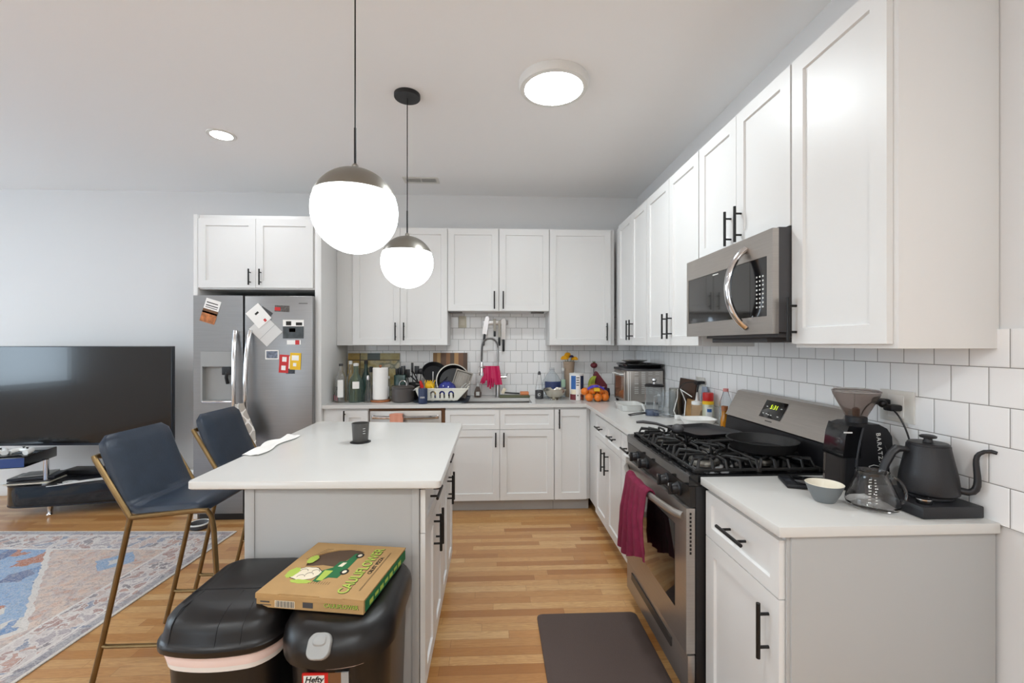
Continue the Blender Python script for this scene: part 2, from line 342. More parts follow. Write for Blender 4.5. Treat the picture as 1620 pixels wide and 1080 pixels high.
M_ = dict(
 wall=mat('wall_paint', 'dedddc', .75, bump=.05, bscale=300), ceil=mat('ceiling_paint', 'f5f4f3', .85),
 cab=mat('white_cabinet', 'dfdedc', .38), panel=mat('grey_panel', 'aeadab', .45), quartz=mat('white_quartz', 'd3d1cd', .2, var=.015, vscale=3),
 black=mat('black_metal', '1b1a1a', .38, .3), blk=mat('black_plastic', '17171a', .42), blkg=mat('black_gloss', '0e0e10', .12, coat=.5),
 bin=mat('bin_plastic', '141212', .32, bump=.15, bscale=700), steel=mat('stainless', 'b0adab', .3, .95, var=.05, vscale=3, aniso=(60, 60, 1)),
 steelh=mat('stainless_h', 'b0aaa4', .33, .85, var=.05, vscale=3, aniso=(2, 2, 90)),
 fsteel=mat('fridge_steel', '8f8e8e', .36, .85, var=.04, vscale=2, aniso=(2, 2, 60)), chrome=mat('chrome', 'd6d6d8', .1, 1), dsteel=mat('dark_steel', '5d5a58', .4, .8),
 nickel=mat('brushed_nickel', '8d8981', .36, .85), brass=mat('aged_brass', '7c6543', .38, .85, var=.12, vscale=20), navy=mat('navy_leather', '2b3645', .36, bump=.3, bscale=160, var=.14, vscale=14),
 spot2=mat('dim_downlight_lens', 'f4faff', .4, emit=30), cpm=mat('black_stainless', '34312f', .28, .5), opal=mat('opal_glass', 'f1f9fd', .3, emit=LAMP), disc=mat('light_diffuser', 'f1f9fd', .4, emit=DISC), spot=mat('downlight_lens', 'f1f9fd', .4, emit=SPOT),
 glass=mat('clear_glass', 'ffffff', .02, trans=1, ior=1.25, coat=.4), tglass=mat('teal_glass', 'cfe3df', .04, trans=.97, ior=1.3), white=mat('white_plastic', 'e6e5e1', .4), iron=mat('cast_iron', '1d1c1c', .5, bump=.4, bscale=350, var=.2, vscale=20),
 glassdk=mat('oven_glass', '141211', .08, coat=.6), wood=mat('warm_wood', 'a2633a', .45, var=.15, vscale=30), paper=mat('white_paper', 'efece8', .8), card=mat('cardboard', 'b08c5c', .8, var=.05, vscale=20),
 cardd=mat('cardboard_inside', '5a4636', .9), lime=mat('lime_print', 'a9bd4f', .7), green=mat('green_print', '22683c', .7), ink=mat('black_ink', '201d18', .7), cream=mat('cream_print', 'e6d9c0', .75),
 maroon=mat('maroon_towel', '7a1e3d', .95, bump=.8, bscale=500, var=.15, vscale=30), rack=mat('rack_plastic', 'e4e2d6', .4), blue=mat('blue_glaze', '2c3580', .15, coat=.4), pink=mat('magenta_rubber', 'bf0f50', .35),
 orange=mat('orange_peel', 'e57a1e', .45, bump=.4, bscale=350), red=mat('red_plastic', 'c11f1d', .35), yellow=mat('yellow_plastic', 'e8b81c', .45), grey=mat('grey_plastic', '9a9a98', .4), dgrey=mat('dark_grey', '434244', .5),
 slate=mat('slate_glaze', '74787a', .4), ivory=mat('ivory_glaze', 'e3dccb', .3), mat_=mat('kitchen_mat', '564843', .75, bump=.7, bscale=260), smoke=mat('smoked_plastic', 'c9bfba', .06, trans=.95, ior=1.12),
 liner=mat('bag_liner', 'e6cfc8', .5), linerw=mat('bag_white', 'e4e0dc', .5), navyc=mat('navy_can', '263250', .45), peach=mat('peach_cloth', 'd9977f', .95), salmon=mat('sponge', 'd98a5e', .9), olive=mat('olive_plastic', '5f6147', .5),
 clearp=mat('clear_plastic', 'f1f4f6', .08, trans=.95, ior=1.13), vase=mat('stoneware', '9b8672', .6, var=.1, vscale=40), petal=mat('yellow_petal', 'e3a512', .7), leaf=mat('leaf', '5a6a30', .7), label=mat('blue_label', '2d5d9c', .5),
 maroond=mat('maroon_card', '6b2830', .6), green2=mat('bottle_green', '27403a', .25), amber=mat('amber_oil', 'd08a1e', .1, trans=.4), lid=mat('brown', '6e4a2c', .6), text=mat('display_digits', 'd4f02a', .4, emit=.28), printw=mat('white_print', 'd9d9d6', .6),
 orglass=mat('toaster_glass', '7c5a44', .1, coat=.5), tvb=mat('tv_bezel', '202228', .3), kettle=mat('matte_black', '232326', .42, bump=.2, bscale=400), bluebl=mat('blue_front', '2c4478', .15), grout=mat('cover_plate', 'dad7d0', .4),
 lattice=towel_mat(), floor=floor_mat(), rug=rug_mat(), tileb=tile_mat(0), tiler=tile_mat(1), board=stripe_mat('striped_wood', [(0, '8f6a3e'), (.12, 'c09a62'), (.22, '5d4029'), (.38, '8a5d34'), (.5, '4d3b2b'), (.62, 'b98a52'), (.74, '71492a'), (.88, '4a3423')], 0, .33, off=.5),
 map=map_mat(), oven=mat('oven_in', '3a2f2a', .3), tv=grille_noise())
# ================================================================ room shell
XW, YW, XL, YF, H = 1.431, 4.313, -6.3, -3.2, 2.87
o = MB().box((XL, YF, -.05), (XW, YW, 0)).build('floor', M_['floor']); struct(o)
o = MB().box((XL, YF, H), (XW, YW, H+.05)).build('ceiling', M_['ceil']); struct(o)
o = MB().box((XL-.1, YW, 0), (XW+.1, YW+.1, H)).build('wall_back', M_['wall']); struct(o)
o = MB().box((XW, YF, 0), (XW+.1, YW, H)).build('wall_right', M_['wall']); struct(o)
struct(MB().prism([(XL, 0), (XW, 0), (XW, H), (XL, H)], YF-.1, YF, lambda x, z, y: (x, y, z), holes=[[(-4.8, .9), (-4.8, 2.2), (-3.2, 2.2), (-3.2, .9)]]).build('wall_front', M_['wall']))
b_ = MB()
for x in (-4.8, -4.03, -3.26): b_.box((x, YF-.08, .9), (x+.06, YF-.03, 2.2))
for z in (.9, 2.14): b_.box((-4.8, YF-.08, z), (-3.2, YF-.03, z+.06))
struct(b_.build('window_2', M_['cab']))  # window put in behind the camera to let in extra daylight
WY0, WY1, WZ0, WZ1 = .78, 3.1, .82, 2.3
b_ = MB(); b_.prism([(YF, 0), (YW, 0), (YW, H), (YF, H)], 0, .1, lambda x, y, z: (XL-z, x, y), holes=[[(WY0, WZ0), (WY0, WZ1), (WY1, WZ1), (WY1, WZ0)]])
struct(b_.build('wall_left', M_['wall']))
b_ = MB()
for y in (WY0, (WY0+WY1)/2-.03, WY1-.06): b_.box((XL-.09, y, WZ0), (XL-.03, y+.06, WZ1))
for z in (WZ0, WZ1-.06): b_.box((XL-.09, WY0, z), (XL-.03, WY1, z+.06))
b_.box((XL-.09, WY0-.04, WZ0-.03), (XL+.06, WY1+.04, WZ0))
struct(b_.build('window_1', M_['cab']))
struct(MB().box((XL+.001, YW-.014, 0), (-2.43, YW, .11), .003).build('baseboard_back', M_['cab']))
struct(MB().box((XL, YF, 0), (XL+.014, YW-.015, .11), .003).build('baseboard_left', M_['cab']))
struct(MB().box((XW-.014, YF, 0), (XW, 1.17, .11), .003).build('baseboard_right', M_['cab']))
o = MB().box((-1.404, YW-.008, .917), (XW-.008, YW, 1.73)).build('trim_1', M_['tileb']); struct(o)
o = MB().box((XW-.008, -1.4, .909), (XW, YW, 1.46)).build('trim_2', M_['tiler']); struct(o)

# ================================================================ ceiling things
t = thing('ceiling_light', 'large round flush ceiling light glowing above the walkway', 'ceiling light', (.335, 2.42, H-.045))
MB().lathe([(.16, 0), (.185, .002), (.192, .012), (.192, .045)], (.335, 2.42, H-.045), 48, caps=(False, True)).build('rim', M_['white'], t)
MB().lathe([(.001, -.006), (.09, -.005), (.14, -.002), (.161, .002)], (.335, 2.42, H-.045), 48, caps=(True, False)).build('diffuser', M_['disc'], t)
def downlight(x, y, lb, first=[], m='spot'):
    if len(first) > 1: return dup(first[1], (x, y, H-.006), 0, lb)
    t = thing('downlight', lb, 'ceiling light', (x, y, H-.006), 0, 'small recessed ceiling lights')
    MB().lathe([(.068, 0), (.09, 0), (.093, .006)], (x, y, H-.006), 32, caps=(False, True)).build('rim', M_['white'], t)
    MB().lathe([(.001, .001), (.068, .0015)], (x, y, H-.006), 32, caps=(True, False)).build('lens', M_[m], t); first.append(t); return t
downlight(-1.885, 3.135, 'small round recessed light in the ceiling above the fridge side', m='spot2')
for x, y, n_ in ((-4.4, 1.2, 'over the rug by the left wall'), (-1.9, -.5, 'behind the camera above the rug edge'), (-4.2, -1.4, 'behind the camera near the window'), (.2, -.7, 'just behind the camera by the right wall'), (-1.2, -2.2, 'at the back of the room, middle'), (.4, -2.4, 'at the back of the room, right')): downlight(x, y, 'small round recessed light in the ceiling '+n_)  # unseen lights, added to brighten the whole room evenly
def pendant(y, x, lb):
    zc = 1.893; r = .150; c = (x, y, zc)
    t = thing('pendant_light', lb, 'pendant light', (x, y, zc-r), 0, 'globe pendants over the island')
    MB().lathe([(.072, 0), (.075, .004), (.075, .022)], (x, y, H-.022), 32).build('canopy', M_['blk'], t)
    MB().cyl((x, y, zc+r+.13), (x, y, H-.02), .0028, n=8).build('cord', M_['blk'], t)
    MB().cyl((x, y, zc+r+.005), (x, y, zc+r+.15), .0045, n=10).build('stem', M_['blk'], t)
    a0 = math.radians(22)
    MB().lathe([(r*math.cos(a), r*math.sin(a)) for a in [-PI/2+.001+(a0+PI/2)*k/22 for k in range(23)]], c, 40).build('globe', M_['opal'], t)
    pr = [((r+.002)*math.cos(a), (r+.002)*math.sin(a)) for a in [a0+(PI/2-a0-.001)*k/14 for k in range(15)]]
    MB().lathe([(pr[0][0]-.006, pr[0][1])]+pr, c, 40, caps=(False, True)).lathe([(.012, 0), (.012, .014), (.006, .022)], (x, y, zc+r), 16).build('cap', M_['nickel'], t)
pendant(2.583, -.5, 'globe pendant lamp farther from the camera, smaller of the two')
pendant(1.60, -.495, 'globe pendant lamp nearest the camera, larger of the two')
t = thing('ceiling_vent', 'small rectangular air vent with slats in the ceiling', 'vent', (-.635, 3.92, H-.006))
MB().prism([(-.79, 3.85), (-.48, 3.85), (-.48, 3.99), (-.79, 3.99)], H-.006, H-.0005, holes=[[(-.765, 3.875), (-.505, 3.875), (-.505, 3.965), (-.765, 3.965)]]).build('rim', M_['grout'], t)
b_ = MB()
for k in range(22): b_.box((-.762+k*.0118, 3.876, H-.005), (-.757+k*.0118, 3.964, H-.0005))
b_.box((-.64, 3.875, H-.0055), (-.628, 3.965, H-.0005)); b_.build('slats', M_['grout'], t)
MB().box((-.765, 3.875, H-.0012), (-.505, 3.965, H-.0002)).build('opening', M_['blk'], t)

# ================================================================ cabinets
class Fr:
    def __init__(s, kind, F): s.k = kind; s.F = F
    def P(s, u, o, z):
        return {'B': (u, s.F-o, z), 'R': (s.F-o, u, z), 'I': (s.F+o, u, z)}[s.k]
    def box(s, mb, u0, u1, o0, o1, z0, z1, bev=0): return mb.box(s.P(u0, o0, z0), s.P(u1, o1, z1), bev)
    def out(s): return Vector({'B': (0, -1, 0), 'R': (-1, 0, 0), 'I': (1, 0, 0)}[s.k])
def shaker(fr, u0, u1, z0, z1, parent, name='door', t=.02, fw=.057, m=None, handle=None):
    mb = MB(); fr.box(mb, u0, u1, .001, t, z0, z1); bm = mb.bm; bmesh.ops.recalc_face_normals(bm, faces=bm.faces)
    n = fr.out(); f = [f for f in bm.faces if f.normal.dot(n) > .9][0]
    bmesh.ops.inset_region(bm, faces=[f], thickness=fw, depth=0, use_even_offset=True)
    f = max([f for f in bm.faces if f.normal.dot(n) > .9], key=lambda q: -abs((q.calc_center_median()-Vector(fr.P((u0+u1)/2, t, (z0+z1)/2))).length))
    bmesh.ops.inset_region(bm, faces=[f], thickness=.0035, depth=-.009, use_even_offset=True)
    d = mb.build(name, m or M_['cab'], parent)
    if handle: pull(fr, d, *handle, t=t)
    return d
def pull(fr, parent, kind, u, z, L=.16, t=.02):
    mb = MB(); o = t+.031
    e = L*.3
    if kind == 'v':
        mb.cyl(fr.P(u, o, z-L/2), fr.P(u, o, z+L/2), .006, n=12)
        for s in (-e, e): mb.cyl(fr.P(u, t-.002, z+s), fr.P(u, o, z+s), .0045, n=10)
    else:
        mb.cyl(fr.P(u-L/2, o, z), fr.P(u+L/2, o, z), .006, n=12)
        for s in (-e, e): mb.cyl(fr.P(u+s, t-.002, z), fr.P(u+s, o, z), .0045, n=10)
    return mb.build('handle', M_['black'], parent)
g = .0015
def cabinet(name, lb, fr, u0, u1, z0, z1, depth, doors=(), drawers=(), toe=None, group=None, m=None, m2=None, cat='cabinet'):
    p = fr.P((u0+u1)/2, 0, 0 if toe else z0)
    t = thing(name, lb, cat, p, 0, group); b = MB(); fr.box(b, u0+.0005, u1-.0005, -depth, 0, z0, z1, .001)
    b.build('body', m2 or m or M_['cab'], t)
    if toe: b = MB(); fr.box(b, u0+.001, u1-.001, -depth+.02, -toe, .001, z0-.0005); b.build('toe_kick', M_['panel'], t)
    for a in doors: shaker(fr, a[0]+g, a[1]-g, a[2]+g, a[3]-g, t, 'door', handle=a[4], m=m)
    for a in drawers: shaker(fr, a[0]+g, a[1]-g, a[2]+g, a[3]-g, t, 'drawer' if a[4] else 'drawer_front', handle=a[4], m=m, fw=.04)
    return t
BU = Fr('B', 4.015); BB = Fr('B', 3.703); RU = Fr('R', 1.133); RB = Fr('R', .821)
ZB, ZT, ZS, DT, DD, BZ = 1.405, 2.467, 1.715, .868, .7, .105
G1 = 'white upper cabinets on the back wall'; hu = ZB+.125
cabinet('upper_cabinet', 'white upper cabinet hanging above the bottles, beside the fridge panel', BU, -1.404, -.413, ZB, ZT, .296,
        [(-1.258, -.837, ZB+.003, ZT, ('v', -.875, hu)), (-.837, -.413, ZB+.003, ZT, ('v', -.8, hu))], group=G1)
cabinet('upper_cabinet', 'short white upper cabinet hanging above the sink', BU, -.411, .512, ZS, ZT, .296,
        [(-.411, .048, ZS+.003, ZT, ('v', .012, ZS+.1)), (.056, .512, ZS+.003, ZT, ('v', .092, ZS+.1))], group=G1)
cabinet('upper_cabinet', 'single door white upper cabinet right of the sink, above the fruit', BU, .514, 1.118, ZB, ZT, .296,
        [(.516, 1.083, ZB+.003, ZT, ('v', 1.04, hu))], group=G1)
G2 = 'white upper cabinets on the right wall'
cabinet('upper_cabinet', 'white corner upper cabinet above the toaster oven', RU, 3.142, 3.99, ZB, ZT, .296,
        [(3.144, 3.49, ZB+.003, ZT, ('v', 3.455, hu)), (3.49, 3.86, ZB+.003, ZT, ('v', 3.53, hu))], group=G2)
cabinet('upper_cabinet', 'white upper cabinet between the corner cabinet and the microwave', RU, 2.334, 3.14, ZB, ZT, .296,
        [(2.336, 2.735, ZB+.003, ZT, ('v', 2.695, hu)), (2.735, 3.138, ZB+.003, ZT, ('v', 2.775, hu))], group=G2)
cabinet('upper_cabinet', 'short white two-door cabinet above the microwave', RU, 1.597, 2.332, 1.87, ZT, .296,
        [(1.6, 1.967, 1.862, ZT, ('v', 1.925, 1.955)), (1.967, 2.33, 1.862, ZT, ('v', 2.01, 1.955))], group=G2)
cabinet('upper_cabinet', 'tall white single-door upper cabinet nearest the camera, above the kettle', RU, 1.18, 1.595, ZB, ZT, .296,
        [(1.195, 1.593, ZB+.012, ZT, ('v', 1.567, hu-.02))], group=G2)
# base units
hb = .81
G3 = 'white base cabinets on the back wall'
cabinet('base_cabinet', 'narrow white base cabinet left of the dishwasher, under the bottles', BB, -1.404, -1.032, BZ, .885, .6,
        [(-1.25, -1.035, BZ, DT, ('v', -1.222, hb-.02))], toe=.055, group=G3)
SC = cabinet('base_cabinet', 'white sink base cabinet with two false drawer fronts', BB, -.4, .514, BZ, .70, .6,
        [(-.4, .056, BZ, DD, ('v', .022, .62, .12)), (.056, .513, BZ, DD, ('v', .09, .62, .12))],
        [(-.4, .056, DD, DT, None), (.056, .513, DD, DT, None)], toe=.055, group=G3)
cabinet('base_cabinet', 'white single-door base cabinet in the corner right of the sink', BB, .515, .822, BZ, .885, .6,
        [(.517, .79, BZ, DT, ('v', .555, hb-.02))], toe=.055, group=G3)
G4 = 'white base cabinets on the right wall'
cabinet('base_cabinet', 'white base cabinet with two drawers above two doors, left of the range', RB, 2.717, 3.698, BZ, .885, .6,
        [(2.72, 3.067, BZ, DD, ('v', 3.02, .585)), (3.067, 3.415, BZ, DD, ('v', 3.115, .585))],
        [(2.72, 3.067, DD, DT, ('h', 2.893, .79, .14)), (3.067, 3.415, DD, DT, ('h', 3.24, .79, .14))], toe=.055, group=G4)
cabinet('base_cabinet', 'narrow white base cabinet squeezed against the far side of the range', RB, 2.418, 2.715, BZ, .885, .6,
        [(2.42, 2.713, BZ, DD, ('v', 2.46, .585))], [(2.42, 2.713, DD, DT, ('h', 2.56, .79, .14))], toe=.055, group=G4)
t = cabinet('base_cabinet', 'white base cabinet with one drawer and door nearest the camera, under the kettle', RB, 1.196, 1.625, BZ, .885, .6,
        [(1.197, 1.623, BZ, DD, ('v', 1.245, .585))], [(1.197, 1.623, DD, DT, ('h', 1.41, .79, .15))], toe=.055, group=G4)
MB().box((.826, 1.182, .001), (1.42, 1.1955, .885), .001).box((.817, 1.1885, .001), (.845, 1.1955, .884), .001).build('end_panel', M_['panel'], t)
# fridge surround
MB().box((-.398, 3.704, .701), (.512, 3.72, .884)).build('front_rail', M_['cab'], SC)
t = thing('fridge_cabinet', 'white two-door cabinet above the fridge with tall side panels', 'cabinet', (-1.915, 3.68, 0))
MB().box((-2.388, 3.68, 1.863), (-1.458, 4.31, ZT), .001).build('body', M_['cab'], t)
MB().box((-2.423, 3.66, .001), (-2.39, 4.31, ZT), .001).build('side_panel', M_['cab'], t)
MB().box((-1.456, 3.66, .001), (-1.406, 4.31, ZT), .001).build('side_panel', M_['cab'], t)
FF = Fr('B', 3.68)
shaker(FF, -2.386, -1.931, 1.875, ZT-.03, t, handle=('v', -1.972, 1.96, .13)); shaker(FF, -1.929, -1.474, 1.875, ZT-.03, t, handle=('v', -1.888, 1.96, .13))

# counters, sink
sk = (-.27, .335, 3.745, 4.08)
b_ = MB(); b_.prism([(-1.404, 3.668), (.785, 3.668), (.785, 2.418), (1.423, 2.418), (1.423, 4.305), (-1.404, 4.305)], .886, .915,
   holes=[[(sk[0], sk[2]), (sk[1], sk[2]), (sk[1], sk[3]), (sk[0], sk[3])]])
o = solo(b_, 'countertop', M_['quartz'], 'long L-shaped white quartz worktop running under the back wall cabinets', 'countertop', origin=(0, 3.9, .886))
b_ = MB(); b_.box((.785, 1.172, .886), (1.423, 1.632, .915), .002)
solo(b_, 'countertop', M_['quartz'], 'short white quartz worktop holding the kettle and coffee grinder', 'countertop')
b_ = MB(); x0, x1, y0, y1 = sk[0], sk[1], sk[2], sk[3]
for a, c in (((x0-.012, y0-.012, .71), (x1+.012, y1+.012, .715)), ((x0-.012, y0-.012, .715), (x0-.002, y1+.012, .885)), ((x1+.002, y0-.012, .715), (x1+.012, y1+.012, .885)),
             ((x0-.002, y0-.012, .715), (x1+.002, y0-.002, .885)), ((x0-.002, y1+.002, .715), (x1+.002, y1+.012, .885))): b_.box(a, c)
b_.lathe([(.001, 0), (.04, .0), (.045, .003)], ((x0+x1)/2, 3.91, .716), 24)
solo(b_, 'sink', M_['steel'], 'undermount stainless steel sink let into the worktop', 'sink')

# ================================================================ island
t = thing('kitchen_island', 'light grey kitchen island cabinet with dark bar handles under a white slab', 'island', (-.6, 2.24, 0))
MB().box((-.92, 1.684, .1), (-.279, 2.79, .885), .001).build('body', M_['panel'], t)
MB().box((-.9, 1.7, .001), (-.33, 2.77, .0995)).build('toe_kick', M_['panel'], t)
MB().box((-.92, 1.672, .001), (-.279, 1.6835, .885), .001).box((-.92, 1.667, .001), (-.885, 1.672, .885), .001).box((-.305, 1.667, .001), (-.279, 1.672, .885), .001).build('end_panel', M_['panel'], t)
IR = Fr('I', -.277)
for k, (a, c) in enumerate(((1.676, 2.235), (2.237, 2.79))):
    m_ = (a+c)/2
    shaker(IR, a+g, c-g, .702, .866, t, 'drawer', fw=.04, handle=('h', m_-.08, .79, .16))
    shaker(IR, a+g, m_-g, BZ, .699, t, handle=('v', m_-.035, .6, .16)); shaker(IR, m_+g, c-g, BZ, .699, t, handle=('v', m_+.035, .6, .16))
b_ = MB(); q = [(-1.12, 1.652), (-.192, 1.625), (-.195, 2.812), (-1.135, 2.912)]
def roundpoly(P, r, n=6):
    out = []
    for i, p in enumerate(P):
        p = Vector(p); a = (Vector(P[i-1])-p).normalized(); c = (Vector(P[(i+1) % len(P)])-p).normalized()
        for k in range(n+1):
            s_ = k/n; out.append(tuple(p+a*r*(1-s_)**2+c*r*s_**2))
    return out
rp = roundpoly(q, .022)
def shr(P, d):
    cx, cy = sum(p[0] for p in P)/len(P), sum(p[1] for p in P)/len(P); return [(p[0]-d*(1 if p[0] > cx else -1), p[1]-d*(1 if p[1] > cy else -1)) for p in P]
b_.loft([[(x, y, .8855) for x, y in shr(rp, .003)], [(x, y, .889) for x, y in rp], [(x, y, .912) for x, y in rp], [(x, y, .915) for x, y in shr(rp, .002)]])
solo(b_, 'island_top', M_['quartz'], 'white quartz slab with rounded corners lying on the island', 'countertop')

# ================================================================ fridge
t = thing('refrigerator', 'side-by-side stainless fridge freezer with magnets and ice dispenser', 'refrigerator', (-1.915, 3.6, 0))
MB().box((-2.375, 3.655, .02), (-1.468, 4.3, 1.79), .004).build('body', M_['dgrey'], t)
MB().box((-2.36, 3.64, .0), (-1.48, 3.654, .055), .002).build('grille', M_['blk'], t)
xs = -1.992
b_ = MB(); d0 = [(-2.383, .065), (xs-.006, .065), (xs-.006, 1.805), (-2.383, 1.805)]
dh = [(-2.325, .955), (-2.06, .955), (-2.06, 1.36), (-2.325, 1.36)]
b_.prism(d0, 3.6, 3.65, lambda x, y, z: (x, z, y), holes=[dh]); dl = b_.build('door', M_['fsteel'], t)
b_ = MB().box((xs+.006, 3.6, .065), (-1.45, 3.65, 1.805), .008, 3); dr = b_.build('door', M_['fsteel'], t)
ds = MB().prism([(-2.325, .956), (-2.061, .956), (-2.061, 1.359), (-2.325, 1.359)], 3.597, 3.606, lambda x, y, z: (x, z, y), holes=[[(-2.312, .968), (-2.073, .968), (-2.073, 1.24), (-2.312, 1.24)]])
ds.box((-2.324, 3.642, .957), (-2.062, 3.65, 1.24)).box((-2.324, 3.606, .957), (-2.316, 3.642, 1.24)).box((-2.07, 3.606, .957), (-2.062, 3.642, 1.24))
ds.box((-2.324, 3.606, 1.235), (-2.062, 3.642, 1.24)).box((-2.324, 3.597, .956), (-2.062, 3.642, .967))
dd_ = ds.build('dispenser', M_['grey'], dl)
MB().box((-2.17, 3.61, 1.17), (-2.10, 3.641, 1.235), .004).tube([(-2.135, 3.62, 1.19), (-2.135, 3.612, 1.15), (-2.135, 3.63, 1.1)], .012).build('spout', M_['blk'], dl)
MB().box((-2.315, 3.59, .950), (-2.068, 3.6, .966), .003).build('drip_ledge', M_['chrome'], dl)
for x, p in ((-2.03, dl), (-1.955, dr)):
    s = 1 if x > xs else -1
    pth = bez((x+.02*s, 3.585, 1.52), (x+.005*s, 3.53, 1.35), (x, 3.52, .8), (x+.02*s, 3.585, .6), 16)
    MB().tube(pth, .017, 12, .75, up=(0, 1, 0)).box((x+.02*s-.014, 3.58, 1.49), (x+.02*s+.014, 3.602, 1.53), .004).box((x+.02*s-.014, 3.58, .59), (x+.02*s+.014, 3.602, .63), .004).build('handle', M_['chrome'], p)
MB().box((-1.56, 3.598, 1.741), (-1.49, 3.6005, 1.747)).build('badge', M_['dsteel'], dr)
FY = 3.599
def fr_px(u, v):  # point of the fridge front seen at a photo measure taken from the pictures
    return (-2.383+(u-306)*.949/192, 1.805-(v-467)*(1.805-.88)/(650-467))
def card(name, lb, cat, u, v, wd, hd, ang, m, extra=None, th=.0016, y=FY, group='cards and magnets on the fridge'):
    x, z = fr_px(u, v); t = thing(name, lb, cat, (x, y-th, z), 0, group)
    M = Matrix.Translation((x, y, z)) @ Matrix.Rotation(ang, 4, 'Y')
    b = MB().box((-wd/2, -th, -hd/2), (wd/2, 0, hd/2)); b.xf(M); b.build('sheet', m, t)
    for e in (extra or []):
        b = MB().box((e[0]*wd, -th-.0004, e[1]*hd), (e[2]*wd, -th, e[3]*hd)); b.xf(M); b.build('print', e[4], t)
    return t
card('photo_card', 'tilted brown and white printed card on the freezer door', 'card', 333, 492, .12, .19, .3, M_['paper'],
     [(-.5, -.5, .5, -.05, mat('burger_print', 'b06a38', .5, var=.5, vscale=30)), (-.5, -.12, .5, .06, M_['lid']), (-.4, .2, .4, .24, M_['ink']), (-.4, .32, .35, .36, M_['ink']), (-.4, .12, .4, .15, M_['dgrey'])])
card('note_card', 'white drawing card tilted on the fridge door, upper of two', 'card', 409, 499, .13, .16, -.72, M_['paper'], [(-.1, .1, .15, .2, M_['ink']), (.05, -.45, .2, -.3, M_['red'])], y=FY-.003)
card('envelope', 'pale grey square envelope tilted on the fridge door, lower of two', 'envelope', 420, 522, .17, .2, -.78, mat('envelope_paper', 'd4d2cf', .7), [(-.5, -.1, .5, -.085, M_['grey'])])
card('photo_card', 'black strip card behind the white tilted drawing card', 'card', 421, 492, .1, .035, .6, M_['dgrey'], th=.001)
card('magnet', 'small red and black magnet near the fridge badge', 'magnet', 446, 487.5, .115, .05, .05, mat('bus_print', '55504c', .5, var=.5, vscale=60), [(-.5, -.35, -.1, .2, M_['red'])])
card('photo_card', 'black and white printed card with a red mark on the fridge door', 'card', 464, 520, .165, .15, 0, M_['paper'],
     [(-.5, -.5, .5, .15, mat('night_print', '3b3f41', .4, var=.4, vscale=25)), (-.2, -.15, .1, .05, M_['red']), (.12, .2, .42, .36, M_['ink']), (-.35, .2, -.1, .42, M_['ink'])])
card('magnet', 'small white magnet with red dot under the black printed card', 'magnet', 465, 541, .11, .035, 0, M_['paper'], [(.1, -.5, .4, .5, M_['red'])], th=.001, y=FY-.003)
card('postcard', 'small framed city postcard on the fridge door', 'card', 430, 560.5, .105, .075, 0, M_['paper'], [(-.42, -.38, .42, .38, mat('city_print', '6c7382', .5, var=.6, vscale=50))])
card('magnet', 'red vertical ticket magnet beside the yellow one', 'magnet', 449, 575, .075, .145, .06, M_['red'], [(-.2, .12, .25, .38, M_['paper']), (-.25, -.35, .2, -.1, M_['paper'])])
card('magnet', 'black and white ticket partly behind the yellow magnet', 'magnet', 459, 577, .07, .14, -.03, M_['paper'], [(-.5, -.5, .5, -.2, mat('small_print', '3a4048', .6, var=.6, vscale=80))], th=.001)
card('magnet', 'yellow vertical ticket magnet with a white label', 'magnet', 467.5, 571, .085, .135, .04, M_['yellow'], [(-.35, .05, .3, .35, M_['paper']), (-.2, -.3, .1, -.1, M_['paper'])], y=FY-.003)
# towel on the fridge handle
t = thing('tea_towel', 'grey and white lattice tea towel hanging from the fridge handle', 'towel', (-1.92, 3.5, .62))
b_ = MB()
def sheet(b, P, nu, nv, th=.006):
    A = [[Vector(P(i/nu, j/nv)) for i in range(nu+1)] for j in range(nv+1)]
    L = [[(p) for p in row] for row in A]
    top = [[b.bm.verts.new(p) for p in r] for r in L]
    N = []
    for j in range(nv+1):
        for i in range(nu+1):
            a = L[j][min(i+1, nu)]-L[j][max(i-1, 0)]; c = L[min(j+1, nv)][i]-L[max(j-1, 0)][i]; N.append(a.cross(c).normalized()*th)
    bot = [[b.bm.verts.new(L[j][i]+N[j*(nu+1)+i]) for i in range(nu+1)] for j in range(nv+1)]
    for j in range(nv):
        for i in range(nu):
            b.bm.faces.new((top[j][i], top[j][i+1], top[j+1][i+1], top[j+1][i])); b.bm.faces.new((bot[j][i], bot[j+1][i], bot[j+1][i+1], bot[j][i+1]))
    for j in range(nv):
        for i in (0, nu): b.bm.faces.new((top[j][i], top[j+1][i], bot[j+1][i], bot[j][i]))
    for i in range(nu):
        for j in (0, nv): b.bm.faces.new((top[j][i], top[j][i+1], bot[j][i+1], bot[j][i]))
    return b
def tw(u, v):
    wd = .04+.12*min(1, v*1.6); x = -1.957+(u-.42)*wd+.035*v; z = .96-.29*v-.06*v*u; y = 3.492+.012*math.sin(u*11)*v-.02*(1-v)*math.sin(PI*u)
    return (x, y, z)
sheet(b_, tw, 16, 14, .004).build('cloth', M_['lattice'], t)
b_ = MB(); sheet(b_, lambda u, v: (-2.01+(u-.2)*.06*(.6+v), 3.505+.01*math.sin(u*9), .95-.2*v), 8, 10, .004).build('loose_end', M_['lattice'], t)

